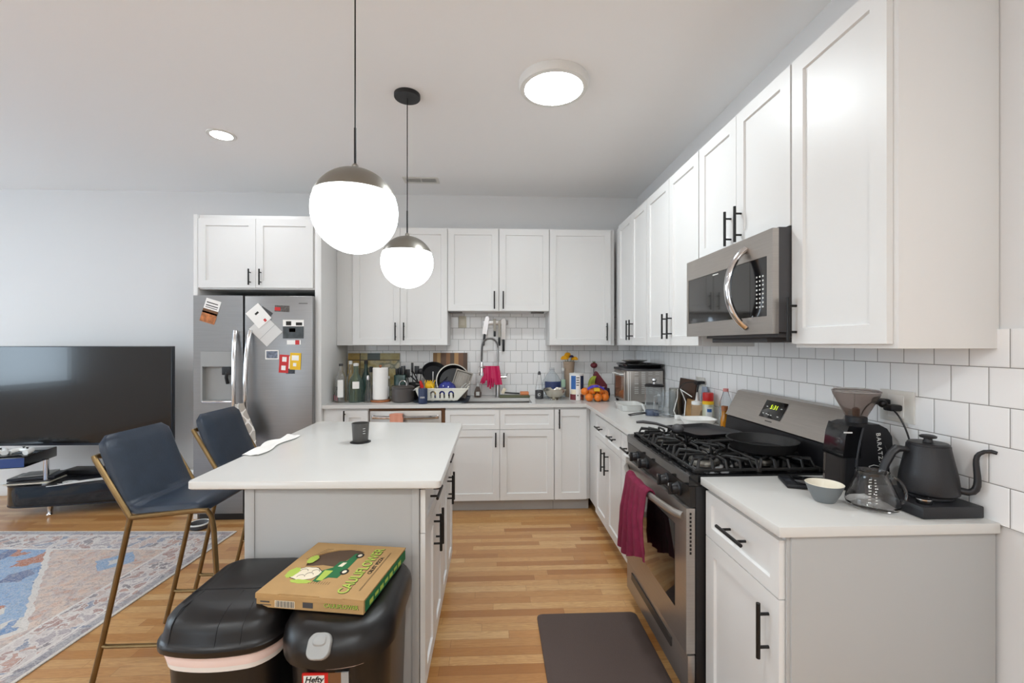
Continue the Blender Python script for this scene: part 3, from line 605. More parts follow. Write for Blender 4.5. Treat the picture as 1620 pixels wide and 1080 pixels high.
# ================================================================ dishwasher
t = thing('dishwasher', 'stainless dishwasher with a bar handle, behind the island', 'dishwasher', (-.715, 3.68, 0))
MB().box((-1.028, 3.705, .1), (-.403, 4.29, .88)).box((-1.0, 3.76, .001), (-.43, 4.2, .1)).build('body', M_['lid'], t)
dw = MB().box((-1.02, 3.683, .11), (-.43, 3.704, .862), .004).build('door', M_['steelh'], t)
b_ = MB().tube(bez((-.99, 3.665, .815), (-.9, 3.64, .81), (-.55, 3.64, .81), (-.46, 3.665, .815), 12), .013, 10).box((-1.0, 3.66, .80), (-.98, 3.684, .83), .003).box((-.47, 3.66, .80), (-.45, 3.684, .83), .003)
b_.build('handle', M_['chrome'], dw)
b_ = MB(); sheet(b_, lambda u, v: (-.845+u*.105+.006*math.sin(v*5), 3.615+.07*0+.004*math.sin(u*14)-.0*v, .838-.15*v+.01*math.sin(u*3)), 10, 10, .005)
sheet(b_, lambda u, v: (-.845+u*.105, 3.615+.045*v, .838+.0*v+.006*math.sin(u*3)), 10, 4, .005)
solo(b_, 'dish_towel', M_['peach'], 'peach dish towel draped over the dishwasher handle', 'towel')

# ================================================================ gas range
Y0, Y1 = 1.642, 2.41
t = thing('gas_range', 'freestanding stainless gas range with black cast iron grates', 'range', (1.05, (Y0+Y1)/2, 0))
MB().box((.772, Y0, .07), (1.41, Y1, .875), .002).build('body', M_['blk'], t)
b_ = MB()
b_.prism([(.745, .877), (.745, .912), (.75, .918), (1.405, .918), (1.405, .877)], Y0, Y1, lambda x, z, y: (x, y, z)); b_.build('cooktop', M_['blkg'], t)
b_ = MB(); b_.prism([(.752, .795), (.746, .874), (.771, .874), (.771, .795)], Y0+.001, Y1-.001, lambda x, z, y: (x, y, z)); cp = b_.build('control_panel', M_['cpm'], t)
b_ = MB(); b_.prism([(Y0+.003, .235), (Y1-.003, .235), (Y1-.003, .79), (Y0+.003, .79)], .736, .77, lambda y, z, x: (x, y, z), holes=[[(Y0+.11, .36), (Y1-.11, .36), (Y1-.11, .69), (Y0+.11, .69)]])
od = b_.build('oven_door', M_['steelh'], t)
MB().box((.7345, Y0+.108, .358), (.742, Y1-.108, .692), .001).build('window', M_['glassdk'], od)
b_ = MB()
for k in range(11): b_.box((.749, Y0+.0012, .615+k*.015), (.756, Y0+.004, .624+k*.015))
b_.build('vent_slots', M_['blk'], od)
hp = [(.735-.05*math.sin(PI*min(1, max(0, s)))**.6, Y0+.03+(Y1-Y0-.06)*s, .752) for s in [k/20 for k in range(21)]]
MB().tube(hp, .0125, 10, 1.25, up=(0, 0, 1)).build('handle', M_['steelh'], od)
b_ = MB().box((.742, Y0+.003, .075), (.771, Y1-.003, .228), .003); dwr = b_.build('storage_drawer', M_['steelh'], t)
b_ = MB(); b_.prism([(Y0+.15, .165), (Y1-.1, .165), (Y1-.1, .2), (Y0+.15, .2)], .735, .742, lambda y, z, x: (x, y, z)); b_.build('grip', M_['dsteel'], dwr)
MB().box((.79, Y0+.01, .0), (1.38, Y1-.01, .07)).build('plinth', M_['blk'], t)
for y in (1.735, 1.855, 2.105, 2.235, ):
    b_ = MB().lathe([(.027, .0), (.027, -.008), (.022, -.012), (.021, -.03), (.018, -.034)], (.748, y, .838), 20, 'X')
    b_.box((.703, y-.006, .815), (.722, y+.006, .861), .003); k_ = b_.build('knob', M_['blk'], cp)
    MB().box((.7025, y-.0012, .85), (.7035, y+.0012, .86)).build('pointer', M_['printw'], k_)
# backguard
b_ = MB(); b_.prism([(1.30, 1.028), (1.372, 1.16), (1.40, 1.165), (1.408, 1.16), (1.408, .92), (1.33, .92), (1.33, 1.02)], Y0+.004, Y1-.004, lambda x, z, y: (x, y, z)); bg = b_.build('backguard', M_['steelh'], t)
b_ = MB(); b_.prism([(1.295, .919), (1.329, .919), (1.329, 1.022), (1.31, 1.02)], Y0+.002, Y1-.002, lambda x, z, y: (x, y, z)); b_.build('riser', M_['blk'], t)
sl = Vector((.072, 0, .132)).normalized(); nrm = Vector((-.132, 0, .072)).normalized()
def onbg(y, s, off=.001): p = Vector((1.30, y, 1.028))+sl*s+nrm*off; return p
M0 = frame(onbg(2.045, .083, .001), (0, -1, 0), sl)
dp = MB().box((-.078, -.045, 0), (.078, .045, .0025), .001).xf(M0).build('display', M_['blkg'], bg)
Md = M0 @ Matrix.Translation((.002, .012, .0028))
text('5:31', .03, Md, M_['text'], dp, 'digits', sp=1.1)
for x, y in ((-.05, .012), (.055, .012), (-.055, -.025), (-.03, -.025), (-.015, -.028), (.005, -.028), (.055, -.028)):
    MB().box((x-.006, y-.002, .0025), (x+.006, y+.002, .003)).xf(M0).build('key_print', M_['printw'], dp)
MB().box((-.02, -.062, 0), (.03, -.057, .0006)).xf(M0).build('badge', M_['dsteel'], bg)
# burners and grates
zc = .918
for i, (x, y, r) in enumerate(((.90, 1.84, .05), (.90, 2.22, .042), (1.15, 1.84, .04), (1.15, 2.22, .045), (1.03, 2.03, .045))):
    b_ = MB().m(0).lathe([(r*1.25, 0), (r*1.2, .01), (r, .014), (r*.95, .014)], (x, y, zc), 28).m(1).lathe([(r*.85, .014), (r*.9, .018), (r*.86, .024), (.003, .025)], (x, y, zc), 28)
    b_.build('burner', [M_['nickel'], M_['blk']], t)
for (ya, yb) in ((Y0+.03, 1.90), (1.905, 2.15), (2.155, Y1-.025)):
    b_ = MB(); zt = zc+.042; r = .0065; xa, xb = .785, 1.285; ym = (ya+yb)/2
    def bar(p, q): b_.tube([p, q], r, 6)
    ring = [(xa, ya), (xb, ya), (xb, yb), (xa, yb)]; zr = zc+.01
    for i in range(4):
        p, q = ring[i], ring[(i+1) % 4]; bar((p[0], p[1], zr), (q[0], q[1], zr))
    for p in ring+[((xa+xb)/2, ya), ((xa+xb)/2, yb)]: b_.box((p[0]-.009, p[1]-.009, zc+.0005), (p[0]+.009, p[1]+.009, zr+.004), .002)
    b_.tube([((xa+xb)/2, ya, zr), ((xa+xb)/2, ya+.012, zt), ((xa+xb)/2, yb-.012, zt), ((xa+xb)/2, yb, zr)], r, 6)
    for cx in ((xa*3+xb)/4, (xa+3*xb)/4):
        for dx, dy in ((1, 0), (-1, 0), (0, 1), (0, -1), (.9, .9), (-.9, .9), (.9, -.9), (-.9, -.9)):
            ex = cx+dx*(xb-xa)/4; ey = ym+dy*(yb-ya)/2
            b_.tube([(cx+dx*.028, ym+dy*.028, zt-.004), (cx+dx*.04, ym+dy*.04, zt+.002), (cx+(ex-cx)*.9, ym+(ey-ym)*.9, zt+.001), (ex, ey, zr)], .006, 6)
    for f_ in (.2, .8):
        y_ = ya+(yb-ya)*f_
        for s_, x_ in ((1, xa), (-1, xb)): b_.tube([(x_, y_, zr), (x_+s_*.012, y_, zt), (x_+s_*.085, y_, zt)], .006, 6)
    for cx in ((xa*3+xb)/4, (xa+3*xb)/4):
        for d_ in (-.055, .055):
            for s_, y_ in ((1, ya), (-1, yb)): b_.tube([(cx+d_, y_, zr), (cx+d_, y_+s_*.01, zt), (cx+d_*.8, y_+s_*.05, zt)], .006, 6)
    b_.build('grate', M_['iron'], t)
# ================================================================ microwave
t = thing('microwave', 'stainless over-the-range microwave with a big curved handle', 'microwave', (1.2, 1.96, 1.455))
MY0, MY1 = 1.6, 2.329
MB().box((1.07, MY0+.002, 1.462), (1.42, MY1-.002, 1.858), .003).build('body', M_['dgrey'], t)
b_ = MB(); b_.prism([(MY0, 1.457), (MY1, 1.457), (MY1, 1.853), (MY0, 1.853)], 1.045, 1.069, lambda y, z, x: (x, y, z), holes=[[(MY0+.035, 1.525), (MY1-.02, 1.525), (MY1-.02, 1.755), (MY0+.035, 1.755)]]); mf = b_.build('front_frame', M_['steelh'], t)
MB().box((1.0475, MY0+.15, 1.526), (1.068, MY1-.021, 1.754)).build('window', M_['glassdk'], mf)
cpn = MB().box((1.0465, MY0+.036, 1.526), (1.068, MY0+.147, 1.754)).build('control_panel', M_['blkg'], mf)
for i in range(8):
    for j in range(3):
        MB().box((1.0458, MY0+.057+j*.02, 1.56+i*.017), (1.0466, MY0+.065+j*.02, 1.566+i*.017)).build('key_print', M_['printw'], cpn)
hp = bez((1.045, 1.775, 1.812), (.955, 1.80, 1.74), (.955, 1.80, 1.56), (1.045, 1.775, 1.485), 18)
MB().tube(hp, .013, 12, 1.5, up=(0, 1, 0)).build('handle', M_['chrome'], mf)
MB().box((1.08, MY0+.02, 1.445), (1.40, MY1-.15, 1.461), .002).box((1.12, 1.75, 1.425), (1.36, 2.2, 1.446), .002).build('underside', M_['dgrey'], t)
MB().box((1.0445, 2.0, 1.742), (1.0475, 2.05, 1.747)).build('badge', M_['printw'], mf)
# ================================================================ rug, mat, stools
o = MB().box((-2.9, -3.6, 0), (0, 0, .007), .002).build('area_rug', M_['rug']); o.location = (-1.93, 3.40, .0005); o.rotation_euler = (0, 0, -.043)
tag(o, 'faded vintage rug with blue medallion and pale floral border', 'rug')
b_ = MB(); pp = rrect(.52, 1.1, .03, 5, .487, 1.735)
b_.loft([[(x, y, .0008) for x, y in pp], [(x, y, .008) for x, y in pp], [(x, y, .017) for x, y in rrect(.49, 1.07, .02, 5, .487, 1.735)]])
solo(b_, 'kitchen_mat', M_['mat_'], 'brown cushioned kitchen mat on the floor before the range', 'mat')

def make_stool(y0, lb):
    t = thing('bar_stool', lb, 'bar stool', (-1.4, y0+.21, 0), 0, 'bar stools at the island')
    L = lambda x, y, z: (x+1.4, y, z)
    for s in (-1, 1):
        yy = .205*s; rail = .7
        pth = [(-1.66, yy, .006), (-1.62, yy, .17), (-1.505, yy, .695)]
        MB().tube([L(*p) for p in pth], .0105, 10).build('rear_leg', M_['brass'], t, world=False)
        fr_ = [L(-1.505, yy, .697), L(-1.24, yy, .722)]+[L(-1.195-.0*k, yy, .722-.0*k) for k in (0,)]+[L(-1.178, yy, .70), L(-1.168, yy, .64), L(-1.13, yy, .006)]
        MB().tube(fr_, .0105, 10).build('front_leg', M_['brass'], t, world=False)
        MB().tube([L(-1.505, yy, .697), L(-1.642, yy, .935), L(-1.652, yy*.985, .948), L(-1.65, yy*.9, .95), L(-1.645, yy*.8, .945)], .0105, 10).build('back_arm', M_['brass'], t, world=False)
        MB().tube([L(-1.618, yy, .17), L(-1.6, yy, .165), L(-1.15, yy, .165)], .0085, 8).build('stretcher', M_['brass'], t, world=False)
    MB().tube([L(-1.15, -.205, .165), L(-1.15, .205, .165)], .0085, 8).build('foot_rail', M_['brass'], t, world=False)
    # one padded sling: back flowing into the seat
    def prof(s):   # centre line of the sling
        if s < .42:
            k = s/.42; return -1.645+.035*k*0+(.0)*k+ .115*k**1.15, 1.03-.30*k
        if s < .56:
            k = (s-.42)/.14; a = k*PI/2; return -1.53+.045*math.sin(a)*1.0, .73-.012*(1-(1-k)**2)
        k = (s-.56)/.44; return -1.485+.275*k, .718+.018*k-.02*max(0, k-.85)/.15
    loops = []; n = 26
    W = .392
    for i in range(n+1):
        s = i/n; x, z = prof(s); x2, z2 = prof(min(1, s+.01)); x1, z1 = prof(max(0, s-.01))
        tv = Vector((x2-x1, 0, z2-z1)).normalized(); nv = Vector((-tv.z, 0, tv.x))  # towards the sitter / up
        if nv.z < 0 and s > .5: nv = -nv
        if s <= .5 and nv.x < 0: nv = -nv
        e = min(1, min(s, 1-s)/.075); e = math.sqrt(max(0, 1-(1-e)**2))
        th = .017*max(.25, e); wd = W-.075*(1-e)
        lp = []
        for (a, c) in ((-1, -.4), (-.97, .6), (-.9, 1), (-.5, 1.15), (0, 1.2), (.5, 1.15), (.9, 1), (.97, .6), (1, -.4), (.95, -1), (0, -1), (-.95, -1)):
            p = Vector((x+1.4, a*wd/2, z))+nv*th*c; lp.append(p)
        loops.append(lp)
    k = 12
    MB().loft(loops[:k+1]).build('backrest', M_['navy'], t, world=False, sharp=60)
    MB().loft(loops[k:]).build('seat', M_['navy'], t, world=False, sharp=60)
    return t
st = make_stool(1.885, 'navy leather bar stool nearest the camera, brass legs')
dup(st, (-1.375, 2.66, 0), 0, 'navy leather bar stool farther away, between island and fridge')

# ================================================================ waste bins and pizza box
def rr3(w, d, r, cx, cy, z, bow=.03, dz=None): return [(x, y, z+(dz(x, y) if dz else 0)) for x, y in rrect(w, d, r, 6, cx, cy, max(bow, 1e-6))]
t = thing('waste_bin', 'black swing-lid waste bin with domed lid, left of the two bins', 'waste bin', (-.81, 1.46, 0), 0, 'black plastic waste bins')
cx, cy = -.797, 1.472
b_ = MB(); b_.loft([rr3(.27, .3, .05, cx, cy, .001, .01), rr3(.295, .32, .06, cx, cy, .2, .02), rr3(.318, .343, .06, cx, cy, .535, .03)]); b_.build('body', M_['bin'], t)
b_ = MB().m(0).loft([rr3(.323, .348, .062, cx, cy, .5, .031), rr3(.336, .36, .062, cx, cy, .53, .032), rr3(.331, .355, .062, cx, cy, .551, .032)], False, False)
b_.m(1).loft([rr3(.324, .349, .062, cx, cy, .497, .031), rr3(.329, .354, .062, cx, cy, .512, .031)], False, False); b_.build('liner', [M_['liner'], M_['linerw']], t)
def LP(z):
    k = (z-.569)/.074; q = max(0, (k-.55)/.45)**2.2
    return (.34-.022*k-.045*q, .362-.02*k-.05*q, .055, cx, cy+.004*k+.004*q, z, .034-.006*k-.012*q)
b_ = MB(); b_.loft([rr3(.345, .37, .06, cx, cy, .545, .034), rr3(.356, .38, .06, cx, cy, .552, .036), rr3(.356, .38, .06, cx, cy, .565, .036), rr3(.342, .366, .055, cx, cy, .569, .034)]+[rr3(*LP(z)) for z in (.58, .60, .618, .63, .638, .643)]+[rr3(.22, .26, .03, cx, cy+.015, .648, 0)])
ld = b_.build('lid', M_['bin'], t, sharp=45)
b_ = MB()
for xx in (-.115, .02, .085):
    pp = []
    for z in (.571, .58, .60, .618, .63, .638, .643):
        q = LP(z); pp.append((cx+xx, q[4]-q[1]/2-q[6]*(1-(xx/(q[0]/2))**2)-.0003, z))
    b_.tube(pp+[(cx+xx*.95, 1.34, .6455), (cx+xx*.9, 1.41, .648)], .0013, 6)
b_.tube([(cx-.135, 1.415, .6455), (cx-.1, 1.42, .648), (cx+.1, 1.42, .648), (cx+.135, 1.415, .6455)], .0018, 6)
b_.build('seam', M_['blk'], ld)
t = thing('waste_bin', 'black waste bin with grey latch under the pizza box, right of the two bins', 'waste bin', (-.455, 1.44, 0), 0, 'black plastic waste bins')
cx, cy = -.452, 1.455
b_ = MB(); b_.loft([rr3(.24, .3, .06, cx, cy, .001, .02), rr3(.27, .34, .07, cx, cy, .2, .03), rr3(.29, .37, .08, cx, cy, .53, .045)]); bd = b_.build('body', M_['bin'], t)
b_ = MB().loft([rr3(.297, .376, .08, cx, cy, .528, .046), rr3(.30, .38, .08, cx, cy, .54, .046)], False, False); b_.build('liner', M_['liner'], t)
tilt = lambda x, y: 0
b_ = MB(); b_.loft([rr3(.30, .38, .08, cx, cy, .535, .046), rr3(.322, .402, .08, cx, cy, .542, .052), rr3(.326, .406, .085, cx, cy, .57, .053), rr3(.32, .40, .085, cx, cy, .595, .05), rr3(.30, .38, .085, cx, cy, .616, .043), rr3(.265, .34, .08, cx, cy, .63, .03), rr3(.21, .28, .06, cx, cy, .634, .02), rr3(.18, .25, .06, cx, cy, .626, .02)])
ld = b_.build('lid', M_['bin'], t, sharp=45)
b_ = MB(); M = Matrix.Translation((-.468, 1.2045, .604)) @ RX(math.radians(52))
pr = rrect(.062, .062, .022, 6); b_.loft([[(x, y*1.0, -.012) for x, y in pr], [(x, y, .004) for x, y in pr], [(x*.93, y*.93, .007) for x, y in pr]])
b_.loft([[(x*.6, y*.42+.012, .0071) for x, y in pr], [(x*.5, y*.3+.012, .010) for x, y in pr]]); b_.xf(M); b_.build('latch', M_['grey'], ld)
b_ = MB(); M = frame((-.452, 1.2255, .487), (1, 0, 0), (0, -.02, 1)); b_.m(0).box((-.07, -.045, -.003), (.0, .03, .001)).m(1).box((.0, -.045, -.003), (.035, .03, .0008)).m(2).box((.018, -.045, -.003), (.055, .03, .0006)); b_.m(3).box((-.066, .002, .0011), (-.01, .024, .0016)); b_.xf(M)
lbp = b_.build('label', [M_['red'], M_['lid'], M_['grey'], M_['printw']], bd)
text('Hefty', .022, M @ Matrix.Translation((-.038, .0125, .0018)), M_['ink'], lbp, bold=.0006, shear=.25)
text('EASY OPEN', .007, M @ Matrix.Translation((-.038, -.004, .0014)), M_['printw'], lbp)
# pizza box
A = math.radians(-9.5)
t = thing('pizza_box', 'cardboard cauliflower pizza box with cut-out lid lying on the bins', 'pizza box', (-.512, 1.475, .6365), A)
w_, d_, h_ = .335, .33, .038
MB().box((-w_/2, -d_/2, 0), (w_/2, d_/2, h_)).build('tray', M_['card'], t, world=False)
cut = [(-.125+.13*(1-math.cos(a))-.01, .02+.105*math.sin(a)+.02) for a in [PI*k/16 for k in range(17)]]
cut = [(-.115, .0), (-.125, .035), (-.118, .07), (-.095, .1), (-.06, .122), (-.02, .132), (.015, .128), (.04, .115), (.01, .08), (.0, .03), (-.01, .005), (-.06, .012), (-.09, .003)]
b_ = MB(); b_.prism([(-w_/2-.002, -d_/2-.002), (-.1, -d_/2-.002), (-.095, -d_/2+.003), (.03, -d_/2+.003), (.035, -d_/2-.002), (.1, -d_/2-.002), (.105, -d_/2+.002), (w_/2+.002, -d_/2-.001), (w_/2+.002, d_/2+.002), (-w_/2-.002, d_/2+.002)], h_+.0003, h_+.0035, holes=[cut])
b_.box((-w_/2-.0022, -d_/2-.0025, h_-.012), (w_/2+.0022, -d_/2-.0002, h_+.0003)); top = b_.build('lid', M_['card'], t, world=False)
b_ = MB(); b_.prism(cut, h_+.0001, h_+.0003); b_.build('inside', M_['cardd'], t, world=False)  # thin dark sheet: shade inside the box put into its colour
zt = h_+.0036
def flat(nm, polys, m, par=top, dz=.0003):
    b = MB()
    for i, p in enumerate(polys): b.prism(p, zt, zt+dz)
    return b.build(nm, m, par, world=False)
def ell(cx, cy, a, b, n=18, w=0): return [(cx+a*(1+w*math.sin(5*k*2*PI/n))*math.cos(2*PI*k/n), cy+b*(1+w*math.sin(7*k*2*PI/n))*math.sin(2*PI*k/n)) for k in range(n)]
flat('cauliflower_print', [ell(-.085, -.045, .05, .042, 24, .06)], M_['ink'], dz=.0001)
flat('cauliflower_print', [ell(-.085, -.045, .047, .039, 24, .06)], M_['cream'], dz=.0003)
flat('leaf_print', [ell(-.13, -.045, .018, .032, 16, .08), ell(-.075, -.092, .035, .011, 16, .1), ell(-.115, .045, .016, .028, 14, .12)], M_['lime'], dz=.0005)
b_ = MB()
for (x, y) in ((-.1, -.03), (-.07, -.05), (-.09, -.065), (-.06, -.03)): b_.tube([(x+.012*math.cos(a), y+.01*math.sin(a), zt+.0006) for a in [k*PI/6 for k in range(8)]], .0007, 4)
b_.build('outline_print', M_['ink'], top, world=False)
flat('truck_print', [[(.0, -.06), (.03, -.06), (.034, .0), (.034, .1), (.012, .1), (.006, .045), (-.014, .04), (-.018, .0), (-.04, -.02), (-.038, -.085), (-.02, -.09)]], M_['green'], dz=.0006)
flat('window_print', [[(-.005, .008), (.01, .008), (.013, .036), (-.0, .034)]], M_['cream'], dz=.0009)
flat('bed_print', [[(-.034, -.02), (-.006, -.02), (-.01, -.08), (-.03, -.08)]], M_['lime'], dz=.0008)
flat('wheel_print', [ell(.034, -.022, .0135, .017), ell(.034, .088, .0135, .017)], M_['ink'], dz=.0009)
flat('hub_print', [ell(.034, -.022, .007, .009), ell(.034, .088, .007, .009)], M_['cream'], dz=.0012)
Bz = BASE[t.name]
def tt(s, size, x, y, rz, m, dz=.0005, **k): return text(s, size, Bz @ Matrix.Translation((x, y, zt+dz)) @ RZ(rz), m, top, **k)
tt('CAULIFLOWER', .046, .088, .0, PI/2, M_['ink'], .0004, sx=.92, bold=.0012)
tt('CAULIFLOWER', .046, .0865, .001, PI/2, M_['lime'], .0008, sx=.92, bold=.0007)
tt('CRUST PIZZA', .018, .118, .03, PI/2, M_['ink'], .0004, bold=.0003)
b_ = MB()
for x in (.131, .134, .1, ): b_.box((x+.0, -.12, zt), (x+.0008, .12, zt+.0004))
for k in range(12):
    b_.box((-.14+.003*k, .045+.007*k, zt), (-.128+.004*k, .0458+.007*k, zt+.0004))
    b_.box((-.06+.008*k, -.1, zt), (-.0592+.008*k, -.085, zt+.0004)) if k < 11 else None
b_.build('line_print', M_['ink'], top, world=False)
ty = [o_ for o_ in t.children if o_.name.startswith('tray')][0]
Mf = Bz @ frame((0, -d_/2-.0004, h_/2-.004), (1, 0, 0), (0, 0, 1))
text('CAULIFLOWER', .0165, Mf @ Matrix.Translation((.1, .003, 0)), M_['ink'], ty, bold=.0006, sx=.95)
text('CAULIFLOWER', .0165, Mf @ Matrix.Translation((.0993, .0037, .0006)), M_['lime'], ty, bold=.0001, sx=.95)
b_ = MB(); b_.m(0).box((-.108, -.012, 0), (-.045, .008, .0005))
b_.m(1)
for k in range(17): b_.box((-.105+k*.0035, -.011, .0006), (-.1035+k*.0035+(k % 3)*.0005, .007, .0009))
b_.box((-.155, .0, 0), (-.125, .004, .0004)).box((-.155, -.008, 0), (-.12, -.006, .0004)).box((-.02, -.008, 0), (.012, .008, .0004)); b_.xf(Mf); b_.build('barcode_print', [M_['cream'], M_['dgrey']], ty)
b_ = MB(); b_.m(0).box((w_/2+.0002, -d_/2+.01, .003), (w_/2+.0026, d_/2-.004, h_-.004)).m(1)
for k in range(7): b_.box((w_/2+.0026, -.13+k*.037, .008+.004*(k % 2)), (w_/2+.0031, -.105+k*.037, .022))
b_.build('side_print', [M_['green'], M_['lime']], ty, world=False)

# ================================================================ television corner
t = thing('television', 'large black flat-screen television standing at the far wall left of the fridge', 'television', (-3.6, 3.92, .558))
tx0, tx1, tz0, tz1 = -4.45, -2.732, .563, 1.40
b_ = MB().box((tx0, 3.86, tz0), (tx1, 3.9, tz1), .004).box((tx0+.3, 3.9, tz0+.08), (tx1-.3, 3.94, tz1-.3), .01); cs = b_.build('casing', M_['tvb'], t)
MB().box((tx0+.008, 3.8585, tz0+.02), (tx1-.008, 3.862, tz1-.008)).build('screen', M_['tv'], t)
t2 = thing('tv_stand', 'black gloss swivel television stand with chrome post and feet', 'tv stand', (-3.4, 3.9, 0))
b_ = MB(); out = rrect(1.2, .36, .175, 10, 0, 0)
b_.loft([[(x, y, .085) for x, y in out], [(x, y, .09) for x, y in out], [(x, y, .25) for x, y in out], [(x, y, .255) for x, y in out]])
M2 = Matrix.Translation((-3.45, 3.98, 0)) @ RZ(.15); b_.xf(M2); b_.build('lower_cabinet', M_['blkg'], t2)
b_ = MB(); o2 = rrect(1.205, .365, .177, 10, 0, 0)
for z in (.083, .247): b_.loft([[(x, y, z) for x, y in o2], [(x, y, z+.012) for x, y in o2]])
b_.xf(M2); b_.build('shelf_edge', M_['tvb'], t2)
for x, y in ((-.25, -.14), (-.42, .12), (.42, -.12), (.42, .12)):
    b_ = MB().lathe([(.016, .001), (.02, .006), (.013, .02), (.012, .05), (.021, .084)], tuple(M2 @ Vector((x, y, 0))), 16); b_.build('foot', M_['chrome'], t2)
pv = M2 @ Vector((-.28, -.13, 0))
MB().cyl((pv.x, pv.y, .26), (pv.x, pv.y, .46), .018, n=20).lathe([(.03, .26), (.03, .268), (.018, .275)], (pv.x, pv.y, 0), 20).build('post', M_['chrome'], t2)
b_ = MB(); b_.box((-.65, -.19, .455), (.15, .19, .54), .006); M3 = Matrix.Translation((-3.84, 3.72, 0)) @ RZ(.27); b_.xf(M3)
us = b_.build('upper_shelf', M_['blkg'], t2)
MB().box((-.649, -.192, .462), (.149, -.189, .532)).xf(M3).build('blue_front', M_['bluebl'], us)['label'] = 'blue glass front panel'
MB().box((-2.98, 3.945, .26), (-2.93, 3.975, .9), .003).box((-3.02, 3.93, .26), (-2.88, 4.0, .266), .002).build('bracket', M_['blk'], t2)
def controller(name, lb, x, y, z, rz):
    t = thing(name, lb, 'game controller', (x, y, z), rz, 'game controllers on the television stand')
    pts = bez((-.075, -.05, .016), (-.07, .05, .032), (.07, .05, .032), (.075, -.05, .016), 14)
    r = [.014+.012*abs(math.cos(PI*k/14))**.6 for k in range(15)]
    MB().tube(pts, [max(.012, q-.002) for q in r], 10, .8).box((-.04, -.018, .012), (.04, .035, .038), .008).build('shell', M_['white'], t, world=False)
    b = MB()
    for dx, dy in ((-.03, .01), (.028, -.005)): b.lathe([(.006, .036), (.006, .044), (.009, .046), (.009, .049)], (dx, dy, 0), 12)
    b.build('thumbstick', M_['blk'], t, world=False); return t
c_ = M3 @ Vector((.0, -.06, .541)); controller('game_controller', 'white game controller lying left on the television stand shelf', c_.x-.12, c_.y+.0, c_.z, .3)
c_ = M3 @ Vector((.0, -.06, .541)); controller('game_controller', 'white game controller lying right on the television stand shelf', c_.x+.06, c_.y+.04, c_.z, -.2)
for i, (z, w, d, m, lb) in enumerate(((.268, .3, .22, 'ivory', 'pale thin folder at the bottom of the pile on the television stand'), (.281, .28, .2, 'dgrey', 'dark folder in the middle of the pile on the television stand'),
      (.301, .3, .19, 'tvb', 'black slim case on top of the pile on the television stand'), (.325, .2, .16, 'grey', 'grey rounded pouch topping the pile on the television stand'))):
    b = MB().box((-w/2, -d/2, 0), (w/2, d/2, .012 if i != 2 else .022), .004); b.xf(Matrix.Translation((-3.84+.01*i, 3.86, z)) @ RZ(.2+.06*i))
    solo(b, 'folder', M_[m], lb, 'folder', 'pile on the television stand')
b = MB().box((-3.78, 4.02, .266), (-3.45, 4.16, .31), .005); solo(b, 'media_box', M_['blk'], 'flat black box on the lower television shelf beside the pile', 'media box')
b = MB().box((-3.36, 3.95, .27), (-3.06, 4.15, .3), .006); solo(b, 'game_console', M_['tvb'], 'dark flat console on the television stand behind the near stool', 'game console')
b = MB()
for k in range(3):
    b.tube(bez((-3.62+.03*k, 3.72+.06*k, .262+.003*k), (-3.5, 3.7, .275), (-3.4, 3.85+.05*k, .275), (-3.2, 3.9+.02*k, .27), 12), .003, 6)
for k in range(2): b.tube([(-3.52+.05*math.cos(a)*(1+.2*k), 3.82+.03*math.sin(a), .265+.004*k) for a in [j*2*PI/16 for j in range(17)]], .003, 6)
solo(b, 'cable', M_['printw'], 'loose white cable lying on the television stand', 'cable')
b = MB().lathe([(.11, .001), (.12, .02), (.125, .22), (.13, .225), (.13, .26), (.11, .29), (.06, .3), (.002, .302)], (-2.625, 4.13, 0), 32)
solo(b, 'pedal_bin', M_['white'], 'small round white-lidded bin in the gap beside the fridge', 'bin')
t = thing('floor_bowl', 'dark round bowl on the floor at the foot of the fridge', 'bowl', (-2.26, 3.48, 0))
MB().lathe([(.05, .001), (.065, .01), (.07, .04), (.062, .045), (.05, .02), (.002, .015)], (-2.26, 3.48, 0), 24).build('bowl', M_['dgrey'], t)
MB().lathe([(.0705, .036), (.074, .043), (.07, .047), (.061, .0455)], (-2.26, 3.48, 0), 24, caps=(False, False)).build('rim', M_['printw'], t)

# ================================================================ on the island
t = thing('cup', 'dark grey cup standing on a coaster on the island', 'cup', (-.68, 2.285, .9185))
MB().lathe([(.036, 0), (.038, .004), (.043, .09), (.044, .095), (.040, .095), (.037, .02), (.002, .012)], (-.68, 2.285, .9185), 32).build('body', mat('charcoal_cup', '4b4947', .35), t)
b_ = MB()
for k in range(3): b_.tube([(-.68+.0425*math.cos(a), 2.285-.0425*math.sin(a), .965+.012*k) for a in [1.0, .9, .8, .7]], .0012, 5)
b_.build('markings', M_['printw'], t)
solo(MB().lathe([(.05, 0), (.052, .002), (.05, .0035), (.002, .0035)], (-.68, 2.285, .915), 32), 'coaster', M_['blk'], 'round black coaster under the dark cup', 'coaster')
b_ = MB(); sheet(b_, lambda u, v: (-1.125+.07*u+.012*math.sin(v*9), 2.02+.42*v, .9195+.012*(1-u)*abs(math.sin(v*8))*(1-.4*v)+.002*math.sin(u*9)), 10, 26, .0015)
solo(b_, 'paper_napkin', M_['paper'], 'crumpled white paper napkin along the left edge of the island', 'napkin')

